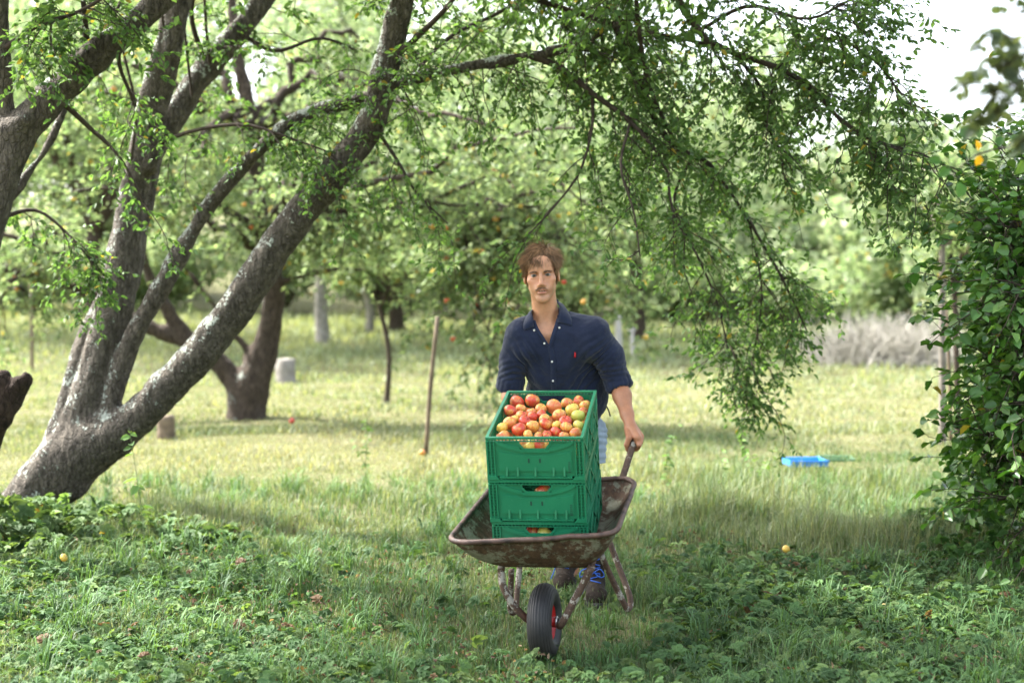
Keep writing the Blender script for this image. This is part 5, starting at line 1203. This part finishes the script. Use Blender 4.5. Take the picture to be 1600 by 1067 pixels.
# placket strip and its stitched edges
def strip(pl, w, off, th, name, mat, par):
    L = np.array([surf(a - w / 2, b, off) for a, b in pl]); R = np.array([surf(a + w / 2, b, off) for a, b in pl]); n = len(pl); V = np.concatenate([L, R, L + [0, th, 0], R + [0, th, 0]]); f = []
    for i in range(n - 1): f += [[i, i + 1, n + i + 1, n + i], [i, 2 * n + i, 2 * n + i + 1, i + 1], [n + i, n + i + 1, 3 * n + i + 1, 3 * n + i]]
    return mesh(name, V, np.array(f), mat, par)
for vl in ([(833.5, 500), (838, 512), (846, 525), (857, 542)], [(872.5, 498), (870, 507), (865, 522), (859, 543)]): strip(spline(vl, 16), 6, .0045, .009, 'placket_edge', NAVY2, shirt)
pk = spline([(860, 542), (864, 565), (865, 595), (866, 625)], 26); strip(pk, 9, .0035, .008, 'placket', NAVY2, shirt)
# collar flaps folded over the shirt
def flap(poly, name, lift):
    m = MB(); top = []; n = len(poly)
    for a, b, off in poly: top.append(surf(a, b, off, None))
    top = np.array(top); c = top.mean(0); V = np.concatenate([top, top + np.array([0, .004, -.001]), [c - [0, .004, 0]], [c]])
    f = [[i, (i + 1) % n, 2 * n] for i in range(n)] + [[n + (i + 1) % n, n + i, 2 * n + 1] for i in range(n)]
    m.add(V, f, [[i, n + i, n + (i + 1) % n, (i + 1) % n] for i in range(n)]); return m.build(name, NAVY2, shirt, False)
def neckpt(a, b, off): 
    h = onto(bvh, CAMP, nrm(P(a, b, 5.) - CAMP)); return (h if h is not None else P(a, b, 6.82)) - np.array([0, off, 0])
def flap2(pts, name):
    """pts: rows of (px, py, which surface, offset); a ruled sheet between an inner and an outer line"""
    inn_, out_ = pts; n = 12; A = spline(inn_, n); B = spline(out_, n); V = []
    for i in range(n):
        for u in np.linspace(0, 1, 5):
            q = A[i] * (1 - u) + B[i] * u; V.append(q + np.array([0, -.006 * math.sin(math.pi * u), .002 * math.sin(math.pi * u)]))
    V = np.array(V); V2 = V + [0, .0025, -.001]; N_ = len(V); f = [[i * 5 + j, i * 5 + j + 1, i * 5 + j + 6, i * 5 + j + 5] for i in range(n - 1) for j in range(4)]
    f += [[q + N_ for q in x[::-1]] for x in f[:]]; bd = [i * 5 for i in range(n)] + [(n - 1) * 5 + j for j in range(1, 5)] + [i * 5 + 4 for i in range(n - 2, -1, -1)] + [3, 2, 1]
    f += [[bd[i], bd[(i + 1) % len(bd)], bd[(i + 1) % len(bd)] + N_, bd[i] + N_] for i in range(len(bd))]
    return mesh(name, np.concatenate([V, V2]), np.array(f), NAVY2, shirt)
nk = lambda a, b, Y: P(a, b, Y)
sf = lambda a, b, o=.008: surf(a, b, o)
flap2(([nk(836, 480, 6.86), nk(830.5, 488, 6.80), nk(833, 500, 6.755), sf(835, 510, .010)], [nk(826, 488, 6.88), nk(820, 498, 6.81), sf(817.5, 508), sf(819, 516)]), 'collar')
flap2(([nk(869, 470, 6.86), nk(874, 480, 6.80), nk(873, 492, 6.755), sf(870.5, 503, .010)], [nk(880, 475, 6.88), nk(888, 487, 6.81), sf(893.5, 499), sf(893.5, 509)]), 'collar')
m = MB(); m.tube([nk(836, 479, 6.865), nk(840, 474, 6.93), nk(854, 470, 6.96), nk(867, 469, 6.93), nk(870, 471, 6.865)], .010, 8); m.build('collar_band', NAVY2, shirt, True)
WBT = plain('pearl button', (.50, .50, .45), .35, var=.1)
for a, b in ((834.6, 516), (874, 512), (850.5, 536.5), (862.5, 565), (864, 595)):
    c = surf(a, b, .0085 if a < 840 or a > 870 else .0065); m = MB(); m.lathe([(0, .0012), (.0032, .0012), (.0042, .002), (.0052, .0012), (.0052, -.0014), (0, -.0014)], (0, 0, 0), (0, -1, .1), 14)
    bt = m.build('button', WBT, shirt, True); bt.matrix_parent_inverse = Matrix.Identity(4); bt.location = Vector(c) - man.location + Vector((0, 0, 0)); bt.matrix_parent_inverse = Matrix.Translation(shirt.matrix_parent_inverse.inverted().translation * 0)
    bt.location = Vector(c); bt.matrix_parent_inverse = Matrix.Translation(man.location).inverted() @ Matrix.Identity(4) if False else Matrix.Identity(4)
# small red embroidered emblem on the chest
em = [(-1.0, 4.2), (.2, 5.0), (.9, 4.0), (.6, 2.6), (2.1, 3.2), (1.6, 1.8), (1.0, .8), (1.9, -.6), (1.4, -3.2), (.8, -4.6), (.2, -3.4), (.3, -1.8), (-.6, -2.0), (-1.2, -4.4), (-1.9, -4.0), (-1.3, -1.6), (-1.6, .4), (-.8, 1.4), (-1.2, 2.6)]
V = np.array([surf(898.4 + x * .95, 555 - y * 1.0, .0045) for x, y in em]); c = V.mean(0); n = len(V)
mesh('emblem', np.concatenate([V, [c], V + [0, .003, 0]]), [np.array([[i, n, (i + 1) % n] for i in range(n)]), np.array([[i, (i + 1) % n, n + 1 + (i + 1) % n, n + 1 + i] for i in range(n)])], plain('red thread', (.55, .015, .02), .7, sc=300), shirt)
# shorts
SH = SDF((.12, 6.75, .42), (.62, 7.40, 1.10), .006)
SH.ell(hipc + [0, 0, -.02], (.172, .120, .11), .04)
for hp_, kn, an, fo in LEGS: SH.cap(hp_ + [.004, 0, -.02], hp_ + (kn - hp_) * .52 + [.006, 0, 0], .100, .086, .04)
V, F, N = cloth_out(SH, .006, [(P(935, 690, 7.0), (.2, 0, 1), 170, np.array([.1, .2, .12]), .007)]); pc = V[F].mean(1)
cut = pc[:, 2] < P(930, 722, 7.0)[2]; shorts = mesh('shorts', V, F[~cut], DENIM, man); sm_ = shorts.modifiers.new('thickness', 'SOLIDIFY'); sm_.thickness = .003; sm_.offset = 1
m = MB(); m.tube(spline([P(942, 628, 6.98), P(947, 634, 6.97), P(951, 641, 6.97), P(953.5, 650, 6.98)], 10), .0035, 6); m.build('hanging_strap', plain('black cord', (.02, .018, .018), .7), shorts, True)

# boots with blue laces
t = NT('worn leather'); n = t.noise(18, 5, .65); n2 = t.noise(60, 3); t.col(t.mix(t.ramp(n2, [(.6, (0, 0, 0)), (.75, (.7, .7, .7))]), t.ramp(n, [(.3, (.012, .009, .007)), (.6, (.028, .021, .015)), (.8, (.055, .042, .030))]), (.11, .09, .07))).set(Roughness=.85); t.b.inputs['Specular IOR Level'].default_value = .15; t.bump(n, .3, .004); LEA = t.m
SOLE = plain('boot sole', (.035, .032, .03), .8, var=.3); LACE = plain('blue lace', (.01, .09, .42), .6, var=.15, sc=50)
def boot(at_, yaw, pit, name='boot'):
    Mx = np.array(Matrix.Rotation(yaw, 3, 'Z') @ Matrix.Rotation(pit, 3, 'X')); T_ = lambda p: Mx @ np.array(p, float) + at_
    s = SDF(at_ - .26, at_ + .26, .0045)
    s.ell(T_((0, -.095, .045)), (.052, .062, .040), .02, Mx); s.cap(T_((0, -.08, .050)), T_((0, .03, .085)), .045, .048, .03); s.ell(T_((0, .075, .05)), (.042, .05, .045), .02, Mx); s.cap(T_((0, .035, .09)), T_((0, .045, .20)), .050, .054, .03)
    s.cap(T_((0, .045, .19)), T_((0, .045, .205)), .057, .057, .004)
    V, F = s.out(); N = V * 0; V = V + .002 * np.stack([vnoise(V, 40, 5), vnoise(V, 40, 6), vnoise(V, 40, 7)], 1); o = mesh(name, V, F, LEA, man)
    ol = np.array([[math.sin(a) * (.054 if math.cos(a) > 0 else .046) * (1 - .12 * math.cos(a * 2)), -math.cos(a) * .140 - .018] for a in np.linspace(0, 2 * np.pi, 41)[:-1]])
    m = MB(); n = 40; rings = [np.c_[ol * k_, np.full(n, z)] for k_, z in ((.96, -.002), (1.02, .004), (1.02, .020), (1.0, .026), (.85, .028))]; f = []
    for i in range(4): f += [[i * n + j, i * n + (j + 1) % n, (i + 1) * n + (j + 1) % n, (i + 1) * n + j] for j in range(n)]
    m.add(np.concatenate(rings) @ Mx.T + at_, f, [list(range(n))[::-1]], [list(range(4 * n, 5 * n))]); m.build('sole', SOLE, o, True)
    bb = BVHTree.FromPolygons([tuple(v) for v in V], [tuple(int(i) for i in f) for f in F])
    def onb(x, z): h = onto(bb, T_((x, -.4, z)), Mx @ np.array([0, 1., -.15])); return h if h is not None else T_((x, -.02, z))
    for i in range(7):
        z = .155 + .021 * i if i < 5 else .26 + .014 * (i - 5)
        a_, b_ = (-.024, .024) if i % 2 else (.024, -.024)
        q = [onb(a_ + (b_ - a_) * u, z + .012 * u) + Mx @ np.array([0, -.004, .002]) for u in np.linspace(0, 1, 6)]; m = MB(); m.tube(q, .0026, 6); m.build('lace', LACE, o, True)
    return o, onb, T_, Mx
b1 = boot(np.array([P(930, 948, 6.98)[0], 7.01, .012]), math.radians(3), 0); p2 = P(884, 921, 7.34); b2 = boot(np.array([p2[0], 7.36, .03]), math.radians(-8), math.radians(10))
for (o, onb, T_, Mx), sgn in ((b1, -1), (b2, -1)):
    k0 = T_((sgn * .01, -.045, .155)); m = MB()
    m.tube(spline([k0, k0 + [-.035, -.02, .022], k0 + [-.065, -.02, .010], k0 + [-.070, -.02, -.018], k0 + [-.05, -.02, -.010], k0 + [-.02, -.02, .006], k0], 30), .0025, 6); m.build('lace_bow', LACE, o, True)
    m = MB(); m.tube(spline([k0, k0 + [-.03, -.03, -.02], k0 + [-.045, -.03, -.065], k0 + [-.06, -.03, -.10]], 16), .0025, 6); m.build('lace_end', LACE, o, True)
    m = MB(); m.tube(spline([k0, k0 + [.03, -.02, .02], k0 + [.05, -.02, -.01], k0 + [.03, -.02, -.02], k0], 20), .0025, 6); m.build('lace_bow', LACE, o, True)
# socks
for (hp_, kn, an, fo), bz in zip(LEGS, (0, 0)):
    m = MB(); e = an + (kn - an) * .30; m.tube(spline([an + (kn - an) * .06, (an + e) / 2, e], 8), np.array([.046, .046, .047, .047, .048, .049, .051, .052]), 18, False); m.build('sock', plain('grey sock', (.10, .10, .10), .95, sc=200), man, True)
